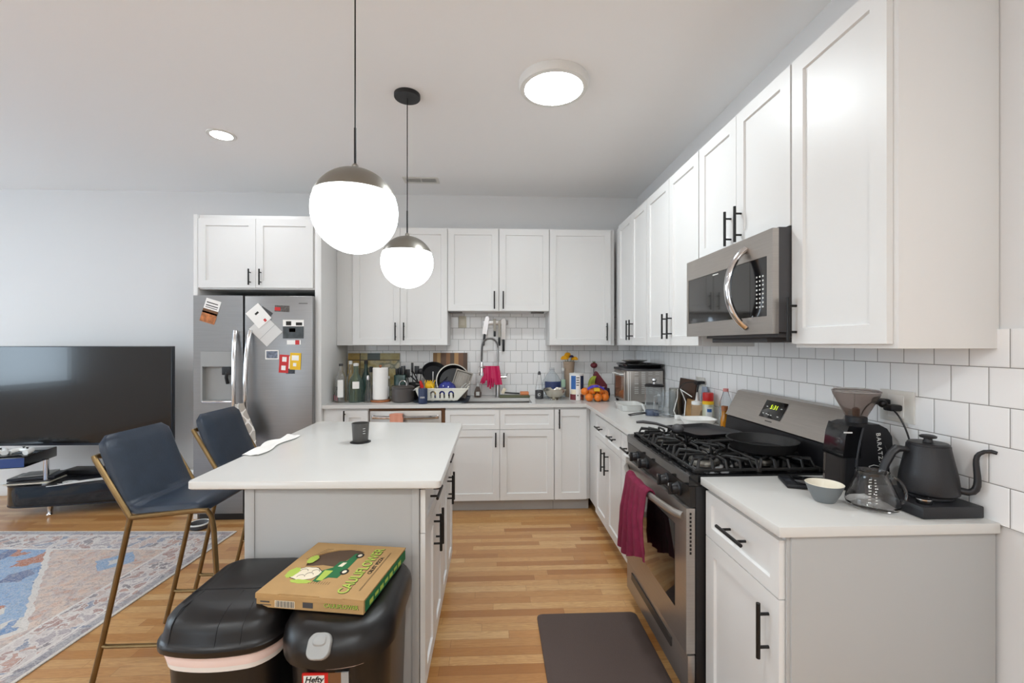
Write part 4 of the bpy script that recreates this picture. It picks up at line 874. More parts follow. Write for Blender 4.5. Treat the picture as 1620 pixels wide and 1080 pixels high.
# ================================================================ near worktop
T = .915
t = thing('electric_kettle', 'matte black gooseneck kettle on its square base', 'kettle', (1.322, 1.31, T))
b_ = MB().box((1.228, 1.203, T+.001), (1.412, 1.405, T+.036), .004); bs = b_.build('base', M_['kettle'], t)
MB().lathe([(.017, 0), (.018, .002), (.018, .013), (.015, .015), (.002, .015)], (1.262, 1.235, T+.036), 20).build('dial', M_['blkg'], bs)
MB().lathe([(.0182, .012), (.0182, .0145)], (1.262, 1.235, T+.036), 20, caps=(False, False)).build('dial_ring', M_['chrome'], bs)
kc = (1.335, 1.293, T+.036)
MB().lathe([(.056, .0), (.06, .004), (.06, .01), (.071, .018), (.073, .028), (.068, .07), (.058, .12), (.0525, .15), (.052, .158), (.049, .1585)], kc, 40).build('body', M_['kettle'], t)
kl = MB().lathe([(.0495, .158), (.0495, .163), (.046, .166), (.012, .167), (.01, .177), (.02, .18), (.021, .185), (.016, .188), (.002, .189)], kc, 32).build('lid', M_['kettle'], t)
sd = Vector((.62, -.785, 0)).normalized()
def kp(r, z): return (kc[0]+sd.x*r, kc[1]+sd.y*r, kc[2]+z)
def kp2(r, z, s): q = Vector((-.9, .25, 0)).normalized(); return (kc[0]+q.x*r, kc[1]+q.y*r, kc[2]+z)
MB().tube([kp(.055, .035)]+bez(kp(.085, .033), kp(.125, .04), kp(.088, .13), kp(.108, .15), 10)+[kp(.118, .158), kp(.132, .161), kp(.143, .158)], [.011, .010]+[.0095-.0004*k for k in range(10)]+[.0055, .0055, .005], 12).build('spout', M_['kettle'], t)
b_ = MB().tube([kp2(.045, .138, 0), kp2(.065, .142, 0), kp2(.082, .143, 0), kp2(.094, .13, 0), kp2(.112, .095, 0), kp2(.122, .06, 0)], [.012, .011, .015, .013, .014, .012], 12, .8); b_.build('handle', M_['kettle'], t)
t = thing('glass_carafe', 'clear glass coffee server with white measuring marks', 'carafe', (1.16, 1.31, T))
cc = (1.168, 1.305, T+.001)
outp = [(.05, 0), (.066, .006), (.07, .018), (.066, .035), (.05, .075), (.041, .098), (.041, .108), (.043, .112)]
MB().lathe(outp+[(.0405, .112), (.0385, .106), (.0385, .098), (.0475, .075), (.0635, .035), (.0675, .018), (.063, .009), (.002, .004)], cc, 40, caps=(True, True)).build('body', M_['glass'], t)
MB().tube([(cc[0]+.034, cc[1]-.025, cc[2]+.095)]+bez((cc[0]+.04, cc[1]-.03, cc[2]+.1), (cc[0]+.066, cc[1]-.046, cc[2]+.09), (cc[0]+.07, cc[1]-.05, cc[2]+.04), (cc[0]+.053, cc[1]-.042, cc[2]+.024), 12), .0055, 10, .7).build('handle', M_['glass'], t)
b_ = MB()
for k in range(9):
    z = .03+k*.0078; r = .0665-(z-.035)*.4+.0008 if z > .035 else .0675
    for a0, l in ((-2.4, .008), (-2.15, .005)):
        a = a0; x = cc[0]+r*math.cos(a); y = cc[1]+r*math.sin(a); b_.box((x-l/2, y-.0008, cc[2]+z), (x+l/2, y+.0004, cc[2]+z+.0022))
b_.build('measuring_marks', M_['printw'], t)
t = thing('small_bowl', 'small ceramic bowl, slate grey outside and cream inside', 'bowl', (1.062, 1.375, T))
MB().lathe([(.028, 0), (.03, .003), (.044, .03), (.053, .056), (.0535, .0565)], (1.06, 1.362, T+.001), 40, caps=(True, False)).build('outer_glaze', M_['slate'], t)
MB().lathe([(.0535, .0565), (.052, .0575), (.05, .056), (.041, .03), (.027, .008), (.002, .006)], (1.06, 1.362, T+.001), 40, caps=(False, True)).build('inner_glaze', M_['ivory'], t)
t = thing('coffee_scale', 'flat black coffee scale lying behind the small bowl', 'scale', (1.1, 1.52, T))
MB().box((-.075, -.06, .001), (.075, .06, .014), .004).xf(Matrix.Translation((1.115, 1.52, T)) @ RZ(-.35)).build('body', M_['blk'], t)
MB().box((-.04, -.052, .014), (.068, .052, .018), .002).xf(Matrix.Translation((1.115, 1.52, T)) @ RZ(-.35)).build('platform', M_['blkg'], t)
MB().box((-.07, -.02, .014), (-.048, .02, .0155), .0005).xf(Matrix.Translation((1.115, 1.52, T)) @ RZ(-.35)).build('display', M_['tvb'], t)
# grinder
t = thing('coffee_grinder', 'black burr coffee grinder with smoked cone hopper', 'coffee grinder', (1.278, 1.50, T), -.12); t.scale = (.88, .94, .94)
def gp(x, z, y): return (x, y, z)
pf = [(-.075, .001), (.085, .001), (.088, .03), (.078, .07), (.088, .12), (.1, .165), (.098, .2), (.08, .228), (.05, .243), (-.03, .243), (-.055, .235), (-.062, .2), (-.068, .15)]
b_ = MB(); b_.prism(pf, -.055, .055, gp); bmesh.ops.bevel(b_.bm, geom=[e for e in b_.bm.edges if abs(e.verts[0].co.y-e.verts[1].co.y) < .001 and len(e.link_faces) == 2 and e.calc_face_angle(0) > 1.2], offset=.008, segments=3, affect='EDGES')
gb = b_.build('body', M_['blk'], t, world=False)
b_ = MB(); b_.prism([(-.085, .12), (-.02, .12), (-.012, .232), (-.062, .236), (-.074, .2)], -.0585, .0585, gp); b_.build('front_shell', M_['blkg'], gb, world=False)
b_ = MB(); b_.prism([(-.09, .006), (-.03, .006), (-.024, .116), (-.088, .116)], -.05, .05, gp); b_.build('grounds_bin', M_['smoke'], t, world=False)
MB().tube([(-.01, -.0565, .23), (-.022, -.0575, .18), (-.032, -.0575, .12), (-.036, -.057, .06), (-.03, -.0565, .01)], .0045, 8).build('trim_strip', M_['tvb'], gb, world=False)
cg = (.005, 0, .243)
MB().lathe([(.036, 0), (.036, .02), (.032, .022)], cg, 32).build('hopper_collar', M_['blk'], t, world=False)
hp_ = MB().lathe([(.036, .022), (.038, .028), (.074, .098), (.077, .105), (.077, .112), (.075, .112), (.074, .105), (.071, .099), (.035, .03), (.033, .022)], cg, 40, caps=(False, False)).build('hopper', M_['smoke'], t, world=False)
MB().lathe([(.079, .111), (.08, .117), (.07, .123), (.03, .127), (.002, .128)], cg, 40).build('lid', M_['smoke'], hp_, world=False)
MB().lathe([(.012, .022), (.013, .05), (.004, .055)], cg, 12).build('shaft', M_['lid'], hp_, world=False)
Bg = BASE[t.name]
text('BARATZA', .0225, Bg @ frame((.052, -.0556, .155), (.1, 0, -1), (1, 0, .1)), M_['printw'], gb, sp=1.25)
MB().tube([(.012, -.056, .09), (.03, -.0565, .096), (.05, -.056, .092)], .001, 5).build('logo_mark', M_['printw'], gb, world=False)
MB().box((-.082, -.0592, .21), (-.05, -.0586, .215)).build('badge', M_['printw'], gb, world=False)
# outlet with plug and flex
t = thing('wall_outlet', 'white wall outlet behind the coffee grinder with black plug', 'outlet', (1.42, 1.44, 1.185))
MB().box((1.416, 1.42, 1.145), (1.423, 1.55, 1.255), .002).build('cover_plate', M_['grout'], t)
MB().box((1.413, 1.455, 1.16), (1.4165, 1.515, 1.24), .001).build('sockets', M_['white'], t)
b_ = MB().box((1.375, 1.50, 1.2), (1.413, 1.54, 1.222), .006).box((1.37, 1.455, 1.185), (1.413, 1.49, 1.207), .006).sphere((1.378, 1.497, 1.207), .014)
b_.tube(bez((1.38, 1.51, 1.21), (1.36, 1.57, 1.21), (1.36, 1.60, 1.1), (1.37, 1.6, .93), 14), .0028, 6)
b_.tube(bez((1.38, 1.46, 1.19), (1.37, 1.42, 1.18), (1.395, 1.39, 1.1), (1.40, 1.4, .93), 14), .0028, 6)
solo(b_, 'power_cord', M_['blk'], 'black plug and flex pushed into the outlet behind the kettle', 'cord')
b_ = MB()
for k in range(6): b_.tube([(1.335+.004*k, 1.46+.028*math.cos(a)*(1-.05*k), 1.03-.01*k+.055*math.sin(a+.3*k)) for a in [j*2*PI/18 for j in range(19)]], .0026, 5)
b_.tube([(1.345, 1.46, .985), (1.345, 1.47, .93), (1.33, 1.5, .919)], .0026, 6)
solo(b_, 'coiled_cord', M_['blk'], 'coiled black cord bundled between the grinder and kettle', 'cord')
# ================================================================ on the range
t = thing('griddle_pan', 'square black griddle pan on the back left of the grates', 'pan', (1.05, 2.2, .966))
gz = .9655; Mg = Matrix.Translation((1.07, 2.2, gz)) @ RZ(.25)
b_ = MB(); q0, q1 = rrect(.24, .24, .03, 4), rrect(.275, .275, .035, 4)
b_.loft([[(x, y, 0) for x, y in q0], [(x, y, .02) for x, y in q1], [(x*.97, y*.97, .02) for x, y in q1], [(x*.97, y*.97, .005) for x, y in q0]]); b_.xf(Mg); pb = b_.build('pan_body', M_['kettle'], t)
b_ = MB().tube([(-.135, .02, .016), (-.18, .03, .03), (-.24, .05, .05), (-.3, .075, .058), (-.33, .09, .055)], [.013, .011, .013, .015, .011], 10, .55, up=(0, 0, 1)).sphere((-.15, .0, .03), .028, 14, (1, 1.2, .8)); b_.xf(Mg); b_.build('handle', M_['dgrey'], t)
t = thing('skillet', 'round cast iron skillet on the back right burner', 'pan', (1.165, 1.83, .966))
sc_ = (1.15, 1.835, .9655)
MB().lathe([(.11, 0), (.118, .004), (.138, .045), (.14, .047), (.134, .047), (.115, .008), (.002, .006)], sc_, 48).build('pan_body', M_['iron'], t)
b_ = MB().tube([(sc_[0]-.13, sc_[1]-.0, sc_[2]+.038), (sc_[0]-.16, sc_[1]-.02, sc_[2]+.046), (sc_[0]-.23, sc_[1]-.05, sc_[2]+.05), (sc_[0]-.26, sc_[1]-.06, sc_[2]+.048)], [.016, .011, .012, .014], 10, .5, up=(0, 0, 1)); b_.build('handle', M_['iron'], t)
# maroon towel over the oven handle
hx = lambda y: .735-.05*math.sin(PI*(y-Y0-.03)/(Y1-Y0-.06))**.6
b_ = MB()
def mt(u, v, s):
    y = 1.985+.30*u*(.62+.38*min(1, v*1.5))+.02*math.sin(v*4)+(.05 if s < 0 else .0)
    fold = .013*math.sin(u*15+v*1.5)*min(1, v*3)
    x = hx(min(2.3, y)) + (-.018-fold*.9-.012*v if s < 0 else .017)
    z = .771-.012*(1-min(1, v*8))*0-(.36 if s < 0 else .03)*v+.01*math.sin(u*7)*v
    return (x, y, z)
def mt_all(u, v):
    if v < .12:
        k = v/.12; y = 1.9+.30*u; x = hx(y); a = PI*k
        return (x+.0175*math.cos(a), y, .755+.0185*math.sin(a)+.003*math.sin(u*15)*math.sin(a))
    k = (v-.12)/.88; y = 1.9-.05*k+(.30+.16*k)*u+.012*math.sin(k*5+u*3); f = .02*math.sin(u*15+k*1.5)*min(1, k*2.5)
    return (hx(min(2.33, max(1.7, y)))-.0185-abs(f)*1.3-.008*k, y, .755-(.265+.15*u)*k+.012*math.sin(u*9)*k)
sheet(b_, mt_all, 34, 30, .005)
solo(b_, 'hand_towel', M_['maroon'], 'crumpled maroon towel hung over the oven door handle', 'towel')
# ================================================================ back worktop, left of the sink
E0 = T+.0005
def bottle(name, lb, x, y, prof, m, cap=None, label=None, cat='bottle', n=28, wall=.003, group=None):
    t = thing(name, lb, cat, (x, y, T), 0, group)
    inner = [(max(.001, r-wall), z+(wall if i == 0 else 0)) for i, (r, z) in enumerate(prof)][::-1]
    MB().lathe(prof+inner, (x, y, E0), n).build('glass', m, t)
    if cap: MB().lathe(cap[0], (x, y, E0), 20).build('cap', cap[1], t)
    if label:
        r, z0, z1, a0, a1, lm = label
        b = MB(); L = 10
        b.loft([[(x+(r)*math.cos(a0+(a1-a0)*k/L), y+(r)*math.sin(a0+(a1-a0)*k/L), E0+z) for z in (z0, z1)] for k in range(L+1)], False, False, closed=False)
        b.build('label', lm, t)
    return t
hpi = -PI/2
bottle('spice_bottle', 'tiny pink-labelled bottle squeezed against the fridge panel', -1.382, 3.93, [(.016, 0), (.018, .004), (.018, .06), (.008, .08), (.008, .1)], M_['clearp'], ([(.009, .1), (.009, .13), (.002, .13)], M_['blk']), (.0185, .01, .055, -2.6, -.5, mat('pink_label', 'c98a94', .6)))
bottle('liquor_bottle', 'tall clear liquor bottle with a tall white label, leftmost on the worktop', -1.318, 3.87, [(.044, 0), (.047, .006), (.047, .2), (.04, .225), (.018, .262), (.015, .315)], M_['glass'],
       ([(.017, .312), (.018, .315), (.018, .332), (.002, .333)], M_['dgrey']), (.0478, .045, .195, -1.9, -.85, M_['paper']))
bottle('liquor_bottle', 'squat teal glass bottle with white label beside the clear one', -1.19, 3.87, [(.058, 0), (.062, .006), (.062, .15), (.055, .19), (.03, .235), (.022, .25), (.021, .315)], M_['tglass'],
       ([(.022, .312), (.023, .318), (.023, .335), (.002, .338)], M_['printw']), (.063, .12, .18, -1.75, -.85, M_['paper']))
bottle('wine_bottle', 'slim clear bottle behind the teal glass bottle', -1.285, 4.02, [(.03, 0), (.033, .005), (.033, .2), (.015, .25), (.014, .33)], M_['glass'], ([(.016, .32), (.016, .35), (.002, .35)], M_['printw']))
bottle('wine_bottle', 'dark green wine bottle behind the teal glass bottle', -1.15, 4.03, [(.036, 0), (.038, .005), (.038, .2), (.016, .26), (.015, .345)], M_['green2'], ([(.017, .32), (.017, .352), (.002, .352)], M_['blk']))
bottle('liquor_bottle', 'black topped bottle standing right behind the teal one', -1.09, 3.98, [(.03, 0), (.032, .005), (.032, .16), (.014, .21), (.013, .28)], M_['glass'], ([(.016, .25), (.016, .3), (.002, .3)], M_['blk']))
bottle('decanter', 'small clear conical glass bottle left of the paper towel', -1.085, 3.86, [(.04, 0), (.043, .006), (.036, .06), (.014, .13), (.013, .19), (.016, .2)], M_['glass'], ([(.012, .19), (.014, .21), (.01, .23), (.002, .232)], M_['chrome']), cat='bottle')
bottle('wine_bottle', 'bottle with a blue body and round orange label left of the paper towel', -1.045, 3.99, [(.038, 0), (.04, .006), (.04, .13), (.02, .17), (.014, .2), (.014, .26)], mat('blue_grey_glass', '566a78', .2, trans=.3), ([(.016, .24), (.016, .275), (.002, .275)], M_['yellow']), (.041, .035, .1, -1.95, -1.15, M_['salmon']))
bottle('condiment_jar', 'white capped jar just behind the paper towel', -.965, 4.03, [(.03, 0), (.032, .005), (.032, .16), (.027, .18), (.027, .19)], M_['clearp'], ([(.029, .19), (.029, .21), (.002, .21)], M_['printw']), (.033, .03, .12, -2.4, -.7, M_['paper']), cat='jar')
b_ = MB(); b_.prism([(-.245, 0), (.245, 0), (.245, .412), (-.245, .412)], -.012, .0, lambda x, z, y: (x, y, z)); b_.xf(RX(math.radians(-5)))
o = b_.build('painted_board', M_['map']); o.location = (-1.148, 4.262, T+.003); tag(o, 'large painted vintage picture board leaning on the tiles behind the bottles', 'picture board')
t = thing('paper_towel_holder', 'white paper towel roll on a round wooden stand', 'paper towel holder', (-.985, 3.89, T))
MB().lathe([(.083, .001), (.086, .006), (.084, .016), (.002, .018)], (-.985, 3.89, T), 40).cyl((-.985, 3.89, T+.015), (-.985, 3.89, T+.31), .008).lathe([(.008, 0), (.014, .004), (.012, .012), (.002, .016)], (-.985, 3.89, T+.305), 16).build('stand', M_['wood'], t)
MB().lathe([(.062, .02), (.0655, .024), (.0655, .292), (.062, .296), (.02, .296), (.02, .02)], (-.985, 3.89, T), 40).build('paper_roll', M_['paper'], t)
# knife block with knives
t = thing('knife_block', 'dark green knife block standing right of the paper towel', 'knife block', (-.84, 4.03, T))
MB().box((-.89, 3.98, T+.001), (-.79, 4.10, T+.225), .006).build('block', M_['green2'], t)
for i, (x, y) in enumerate(((-.87, 4.0), (-.845, 4.02), (-.82, 4.0), (-.87, 4.06), (-.84, 4.07), (-.81, 4.06))):
    MB().box((x-.008, y-.012, T+.22), (x+.008, y+.012, T+.225+.055+.012*(i % 3)), .004).build('knife_handle', M_['blk'], t)
def utensil_pot():
    t = thing('utensil_crock', 'dark crock full of black cooking utensils behind the saucepan', 'utensil crock', (-.72, 4.06, T))
    c = (-.72, 4.06, T+.001)
    MB().lathe([(.05, 0), (.055, .01), (.055, .15), (.051, .15), (.05, .012), (.002, .01)], c, 28).build('crock', M_['iron'], t)
    return c
c = utensil_pot()
for i, (a, l, kind, lb) in enumerate(((2.7, .22, 's', 'black spatula leaning left in the utensil crock'), (1.9, .27, 'k', 'black handled knife upright in the utensil crock'), (1.3, .25, 's', 'broad black turner in the middle of the utensil crock'), (.6, .24, 'l', 'black ladle leaning right in the utensil crock'), (.2, .21, 'w', 'wire whisk at the right of the utensil crock'))):
    dx, dy = .035*math.cos(a), .015*math.sin(a); x, y, z = c[0]+dx, c[1]+dy, c[2]+.03
    ex, ez = x+dx*1.0, z+l
    b = MB().tube([(x, y, z), (ex, y, ez-.05)], .004, 6)
    if kind == 's': b.box((ex-.022, y-.003, ez-.055), (ex+.022, y+.003, ez+.02), .002)
    elif kind == 'k': b.box((ex-.01, y-.006, ez-.06), (ex+.01, y+.006, ez+.03), .003)
    elif kind == 'l': b.sphere((ex, y, ez-.02), .028, 12, (1, .5, 1))
    else:
        for q in range(4): b.tube([(ex+.018*math.sin(s)*math.cos(q*.8), y+.018*math.sin(s)*math.sin(q*.8), ez-.02-.045*math.cos(s)) for s in [k*PI/6-PI/2*0 for k in range(7)]], .0012, 4)
    solo(b, 'cooking_utensil', M_['blk'] if kind != 'w' else M_['steel'], lb, 'utensil', 'utensils in the crock')
# saucepan
t = thing('saucepan', 'grey lidded saucepan with steel loop handle before the utensil crock', 'saucepan', (-.785, 3.87, T))
pc = (-.785, 3.865, T+.001)
MB().lathe([(.082, 0), (.092, .008), (.095, .03), (.096, .118), (.099, .121), (.094, .121), (.091, .03), (.002, .006)], pc, 40).build('pot_body', mat('anodised_grey', '5b5654', .4, .5), t)
l_ = MB().lathe([(.098, .122), (.099, .127), (.08, .138), (.03, .146), (.002, .147)], pc, 40).build('lid', mat('anodised_lid', '635e5b', .35, .5), t)
MB().tube(bez((pc[0]-.032, pc[1], pc[2]+.144), (pc[0]-.03, pc[1], pc[2]+.195), (pc[0]+.03, pc[1], pc[2]+.195), (pc[0]+.032, pc[1], pc[2]+.144)), .0045, 8).build('lid_handle', M_['chrome'], l_)
MB().tube([(pc[0]+.08, pc[1]-.05, pc[2]+.1), (pc[0]+.1, pc[1]-.075, pc[2]+.103), (pc[0]+.122, pc[1]-.095, pc[2]+.115), (pc[0]+.112, pc[1]-.06, pc[2]+.115), (pc[0]+.09, pc[1]-.03, pc[2]+.1)], .0065, 8).build('handle', M_['chrome'], t)
# navy can
t = thing('drink_can', 'matte navy blue can with white lettering before the dish rack', 'can', (-.592, 3.735, T))
cc = (-.592, 3.735, T+.001)
MB().lathe([(.034, 0), (.038, .004), (.0385, .12), (.035, .128), (.032, .128), (.03, .122), (.002, .12)], cc, 32).build('can_body', M_['navyc'], t)
b_ = MB()
for k in range(5):
    a = -1.95+.2*k; x, y = cc[0]+.039*math.cos(a), cc[1]+.039*math.sin(a)
    b_.tube([(x-.003, y, cc[2]+.048), (x-.002, y, cc[2]+.061), (x+.002, y, cc[2]+.061), (x+.003, y, cc[2]+.048)], .0012, 4)
b_.build('lettering', M_['printw'], t)
# dish rack
t = thing('dish_rack', 'cream plastic dish rack with arched slots full of washing-up', 'dish rack', (-.45, 3.98, T))
b_ = MB(); pp = rrect(.46, .4, .03, 4, -.45, 3.98); b_.loft([[(x, y, T+.001) for x, y in pp], [(x, y, T+.012) for x, y in rrect(.48, .42, .03, 4, -.45, 3.98)], [(x, y, T+.012) for x, y in pp], [(x, y, T+.006) for x, y in pp]])
b_.build('drip_tray', mat('tray_blue', '39434f', .5), t)
zb, zt2 = T+.02, T+.118
def arch(cx, w, h): return [(cx-w/2, zb+.018)]+[(cx-w/2*math.cos(PI*k/8), zb+h-w/2+w/2*math.sin(PI*k/8)) for k in range(9)]+[(cx+w/2, zb+.018)]
def archring(cx, w, h, th=.012):
    o_ = arch(cx, w, h); return o_+[(cx+w/2-th, zb+.018)]+[(cx+(w/2-th)*math.cos(PI*k/8), zb+h-w/2+(w/2-th)*math.sin(PI*k/8)) for k in range(9)]+[(cx-w/2+th, zb+.018)]
b_ = MB()
front = [(-.625, zb), (-.31, zb), (-.22, zt2), (-.66, zt2)]
holes = [archring(cx, .05, .082, .014) for cx in (-.59, -.515, -.437, -.36)]
holes = [h for h in holes]
b_.prism(front, 3.80, 3.806, lambda x, z, y: (x, y+(z-zb)*-.25, z), holes=holes)
b_.prism(front, 4.15, 4.156, lambda x, z, y: (x, y+(z-zb)*.25, z), holes=[arch(cx, .05, .082) for cx in (-.59, -.51, -.43, -.35)])
for (xa, xb) in ((-.625, -.66), (-.31, -.22)):
    s = 1 if xb > xa else -1
    b_.loft([[(xa, 3.803, zb), (xa, 4.153, zb), (xa+.006*s, 4.153, zb), (xa+.006*s, 3.803, zb)], [(xb, 3.779, zt2), (xb, 4.177, zt2), (xb+.006*s, 4.177, zt2), (xb+.006*s, 3.779, zt2)]])
b_.box((-.625, 3.803, zb-.004), (-.31, 4.153, zb+.002))
for x in (-.59, -.52, -.45, -.38, -.34): b_.box((x-.01, 3.81, zb-.008), (x+.01, 3.83, zb-.002))
rim = [(-.667, 3.772), (-.213, 3.772), (-.213, 4.184), (-.667, 4.184)]
b_.prism(rim, zt2-.002, zt2+.006, holes=[[(-.652, 3.786), (-.228, 3.786), (-.228, 4.17), (-.652, 4.17)]])
b_.build('basket', M_['rack'], t)
G = 'washing-up drying in the dish rack'
def pan_disc(name, lb, c, r, dep, tilt, rz, m, hd=None, rim=None):
    t = thing(name, lb, 'pan' if 'pan' in name else 'bowl', c, 0, G)
    Mx = Matrix.Translation(c) @ RZ(rz) @ RX(tilt)
    b = MB().lathe([(r*.72, 0), (r*.85, .006), (r, dep), (r*1.02, dep+.002), (r*.97, dep+.002), (r*.82, .01), (.002, .005)], (0, 0, 0), 36); b.xf(Mx); b.build('pan_body' if 'pan' in name else 'bowl_body', m, t)
    if rim: b = MB().lathe([(r*.97, dep+.001), (r*.965, dep+.006), (r*1.03, dep+.006), (r*1.03, dep-.002)], (0, 0, 0), 36, caps=(False, False)); b.xf(Mx); b.build('rim', rim, t)
    if hd: b = MB().tube([(r*.95, 0, dep*.8), (r*1.3, 0, dep*1.1), (r*1.3+hd, 0, dep*1.2)], [.008, .011, .012], 8, .6); b.xf(Mx); b.build('handle', M_['blk'], t)
    return t
pan_disc('frying_pan', 'black frying pan tipped on edge at the back of the dish rack', (-.545, 4.1, T+.215), .12, .04, math.radians(52), .35, M_['blk'])
pan_disc('large_pan', 'large dark pan with pale steel rim standing in the dish rack', (-.37, 4.08, T+.155), .15, .07, math.radians(78), .1, M_['blk'], rim=M_['nickel'])
t = thing('serving_bowl', 'glossy cobalt blue bowl upturned in the dish rack', 'bowl', (-.425, 3.94, T+.07), 0, G)
b_ = MB().lathe([(.088, 0), (.085, .03), (.066, .07), (.035, .09), (.03, .094), (.002, .094)], (0, 0, 0), 36); b_.xf(Matrix.Translation((-.41, 3.93, T+.078)) @ RX(.15)); b_.build('bowl_body', M_['blue'], t)
def glass(x, y, z, rx, lb):
    b = MB().lathe([(.03, 0), (.034, .004), (.036, .09), (.034, .09), (.031, .01), (.002, .008)], (0, 0, 0), 24); b.xf(Matrix.Translation((x, y, z)) @ RX(rx) @ RY(.2)); solo(b, 'drinking_glass', mat('blue_glass', '8d97c8', .05, trans=.85), lb, 'glass', G)
glass(-.5, 3.87, T+.05, PI*.93, 'blue tinted tumbler upside down beside the blue bowl')
t = thing('baking_tray', 'grey ribbed baking tray leaning at the right of the dish rack', 'tray', (-.28, 4.02, T+.04), 0, G)
b_ = MB().box((-.1, -.012, 0), (.1, .0, .24), .003)
for k in range(6): b_.box((-.08+.03*k, -.016, .02), (-.072+.03*k, -.011, .22))
b_.prism([(-.108, -.006), (.108, -.006), (.108, .246), (-.108, .246)], -.022, .004, lambda x, z, y: (x, y, z), holes=[[(-.097, .006), (.097, .006), (.097, .234), (-.097, .234)]])
b_.xf(Matrix.Translation((-.325, 4.0, T+.035)) @ RY(.3) @ RX(-.2) @ Matrix.Diagonal((.72, 1, .95, 1))); b_.build('tray', mat('tray_metal', '77726b', .4, .7), t)
t = thing('colander_scoop', 'yellow plastic scoop with slots in the dish rack', 'scoop', (-.56, 3.9, T+.08), 0, G)
b_ = MB().sphere((-.56, 3.92, T+.135), .045, 18, (1, .7, .9)).tube([(-.54, 3.88, T+.14), (-.5, 3.83, T+.09), (-.49, 3.815, T+.07)], .008, 6)
for k in range(5): b_.tube([(-.6+.02*k, 3.885, T+.16), (-.59+.02*k, 3.882, T+.185)], .004, 5)
b_.build('scoop', M_['yellow'], t)
solo(MB().tube([(-.615, 3.9, T+.05), (-.625, 3.89, T+.13), (-.64, 3.89, T+.18)], [.012, .016, .01], 8), 'red_spatula', M_['red'], 'red silicone spatula at the left of the dish rack', 'spatula', G)
for i, (dx, lb) in enumerate(((0, 'left white handled spoon poking out of the dish rack'), (.03, 'right white handled spoon poking out of the dish rack'))):
    solo(MB().tube([(-.31+dx, 3.9, T+.06), (-.27+dx, 3.86, T+.13), (-.235+dx, 3.83, T+.16)], [.004, .006, .007], 8, .5), 'spoon', M_['printw'], lb, 'spoon', G)
for i, (x, dx, h, lb) in enumerate(((-.66, -.06, .27, 'black tongs crossing left over the saucepan, taller one'), (-.66, -.075, .22, 'black slotted turner crossing left over the saucepan, shorter one'), (-.64, -.05, .15, 'silver spoon sticking out left of the dish rack'))):
    solo(MB().tube([(x+.03, 3.99, T+.04), (x, 3.97, T+.14), (x+dx, 3.95, T+h)], [.006, .008, .012], 8, .5), 'cooking_utensil', M_['blk'] if i < 2 else M_['steel'], lb, 'utensil', 'utensils beside the saucepan')
solo(MB().tube([(-.53, 3.9, T+.16), (-.528, 3.89, T+.26)], [.005, .007], 8, .6), 'spoon', M_['printw'], 'white plastic spoon standing above the yellow scoop', 'spoon', G)
b_ = MB(); b_.box((-.165, -.011, 0), (.165, .011, .415), .003); b_.xf(RX(math.radians(-5)))
o = b_.build('cutting_board', M_['board']); o.location = (-.415, 4.25, T+.003); tag(o, 'striped end-grain wooden cutting board leaning behind the dish rack', 'cutting board')

# ================================================================ tap, gloves, knife rail
t = thing('kitchen_tap', 'chrome spring-neck kitchen tap behind the sink', 'tap', (.045, 4.17, T)); x, y = .045, 4.17
MB().lathe([(.03, 0), (.03, .006), (.024, .01), (.022, .03), (.022, .25), (.016, .26)], (x, y, T+.001), 24).cyl((x, y, T+.25), (x, y, T+.47), .009, n=12).build('column', M_['steel'], t)
arc = [(x, y, T+.30), (x, y, T+.47)]+[(x-.075+.075*math.cos(a), y-.02*(1-math.cos(a)), T+.47+.085*math.sin(a)) for a in [PI*k/14 for k in range(1, 15)]]+[(x-.152, y-.042, T+.40), (x-.152, y-.045, T+.33)]
b_ = MB().tube(arc, .0065, 8)
# coil
pts = []; tot = 0; seg = [Vector(p) for p in arc]
dist = [0]
for a, c2 in zip(seg, seg[1:]): dist.append(dist[-1]+(c2-a).length)
def at(s):
    for i in range(len(seg)-1):
        if s <= dist[i+1]: k = (s-dist[i])/(dist[i+1]-dist[i]); return seg[i].lerp(seg[i+1], k), (seg[i+1]-seg[i]).normalized()
    return seg[-1], (seg[-1]-seg[-2]).normalized()
turns = 46; nn = turns*8; up = Vector((0, 1, 0))
for k in range(nn+1):
    p, tv = at(.04+(dist[-1]-.06)*k/nn); u = (up-tv*up.dot(tv)).normalized(); v = tv.cross(u); a = 2*PI*k/8
    pts.append(p+(u*math.cos(a)+v*math.sin(a))*.0125)
b_.build('hose', M_['dgrey'], t); MB().tube(pts, .0022, 5).build('spring', M_['steel'], t)
MB().lathe([(.012, 0), (.017, -.02), (.018, -.09), (.024, -.11), (.024, -.125), (.002, -.126)], (x-.152, y-.045, T+.335), 20).tube([(x-.17, y-.06, T+.30), (x-.18, y-.06, T+.25), (x-.175, y-.06, T+.22)], .004, 6).build('spray_head', M_['chrome'], t)
MB().tube([(x, y, T+.285), (x-.152, y-.045, T+.285)], .006, 8).lathe([(.022, -.006), (.022, .006)], (x-.152, y-.045, T+.285), 16).build('hose_arm', M_['steel'], t)
MB().cyl((x+.015, y, T+.19), (x+.075, y, T+.19), .018).cyl((x+.075, y, T+.19), (x+.085, y, T+.19), .012).tube([(x+.08, y, T+.19), (x+.09, y-.01, T+.225)], .004, 6).build('lever', M_['chrome'], t)
b_ = MB()
def gl(u, v):
    return (x-.135+.145*u+(.03*v if u > .5 else -.0)*u, y-.03+.03*(v-.15)*0-.035*math.sin(PI*u)*.2-.012-.01*v+.006*math.sin(u*16), T+.297-.135*v-(.04*v if u > .6 else 0))
sheet(b_, gl, 18, 10, .006)
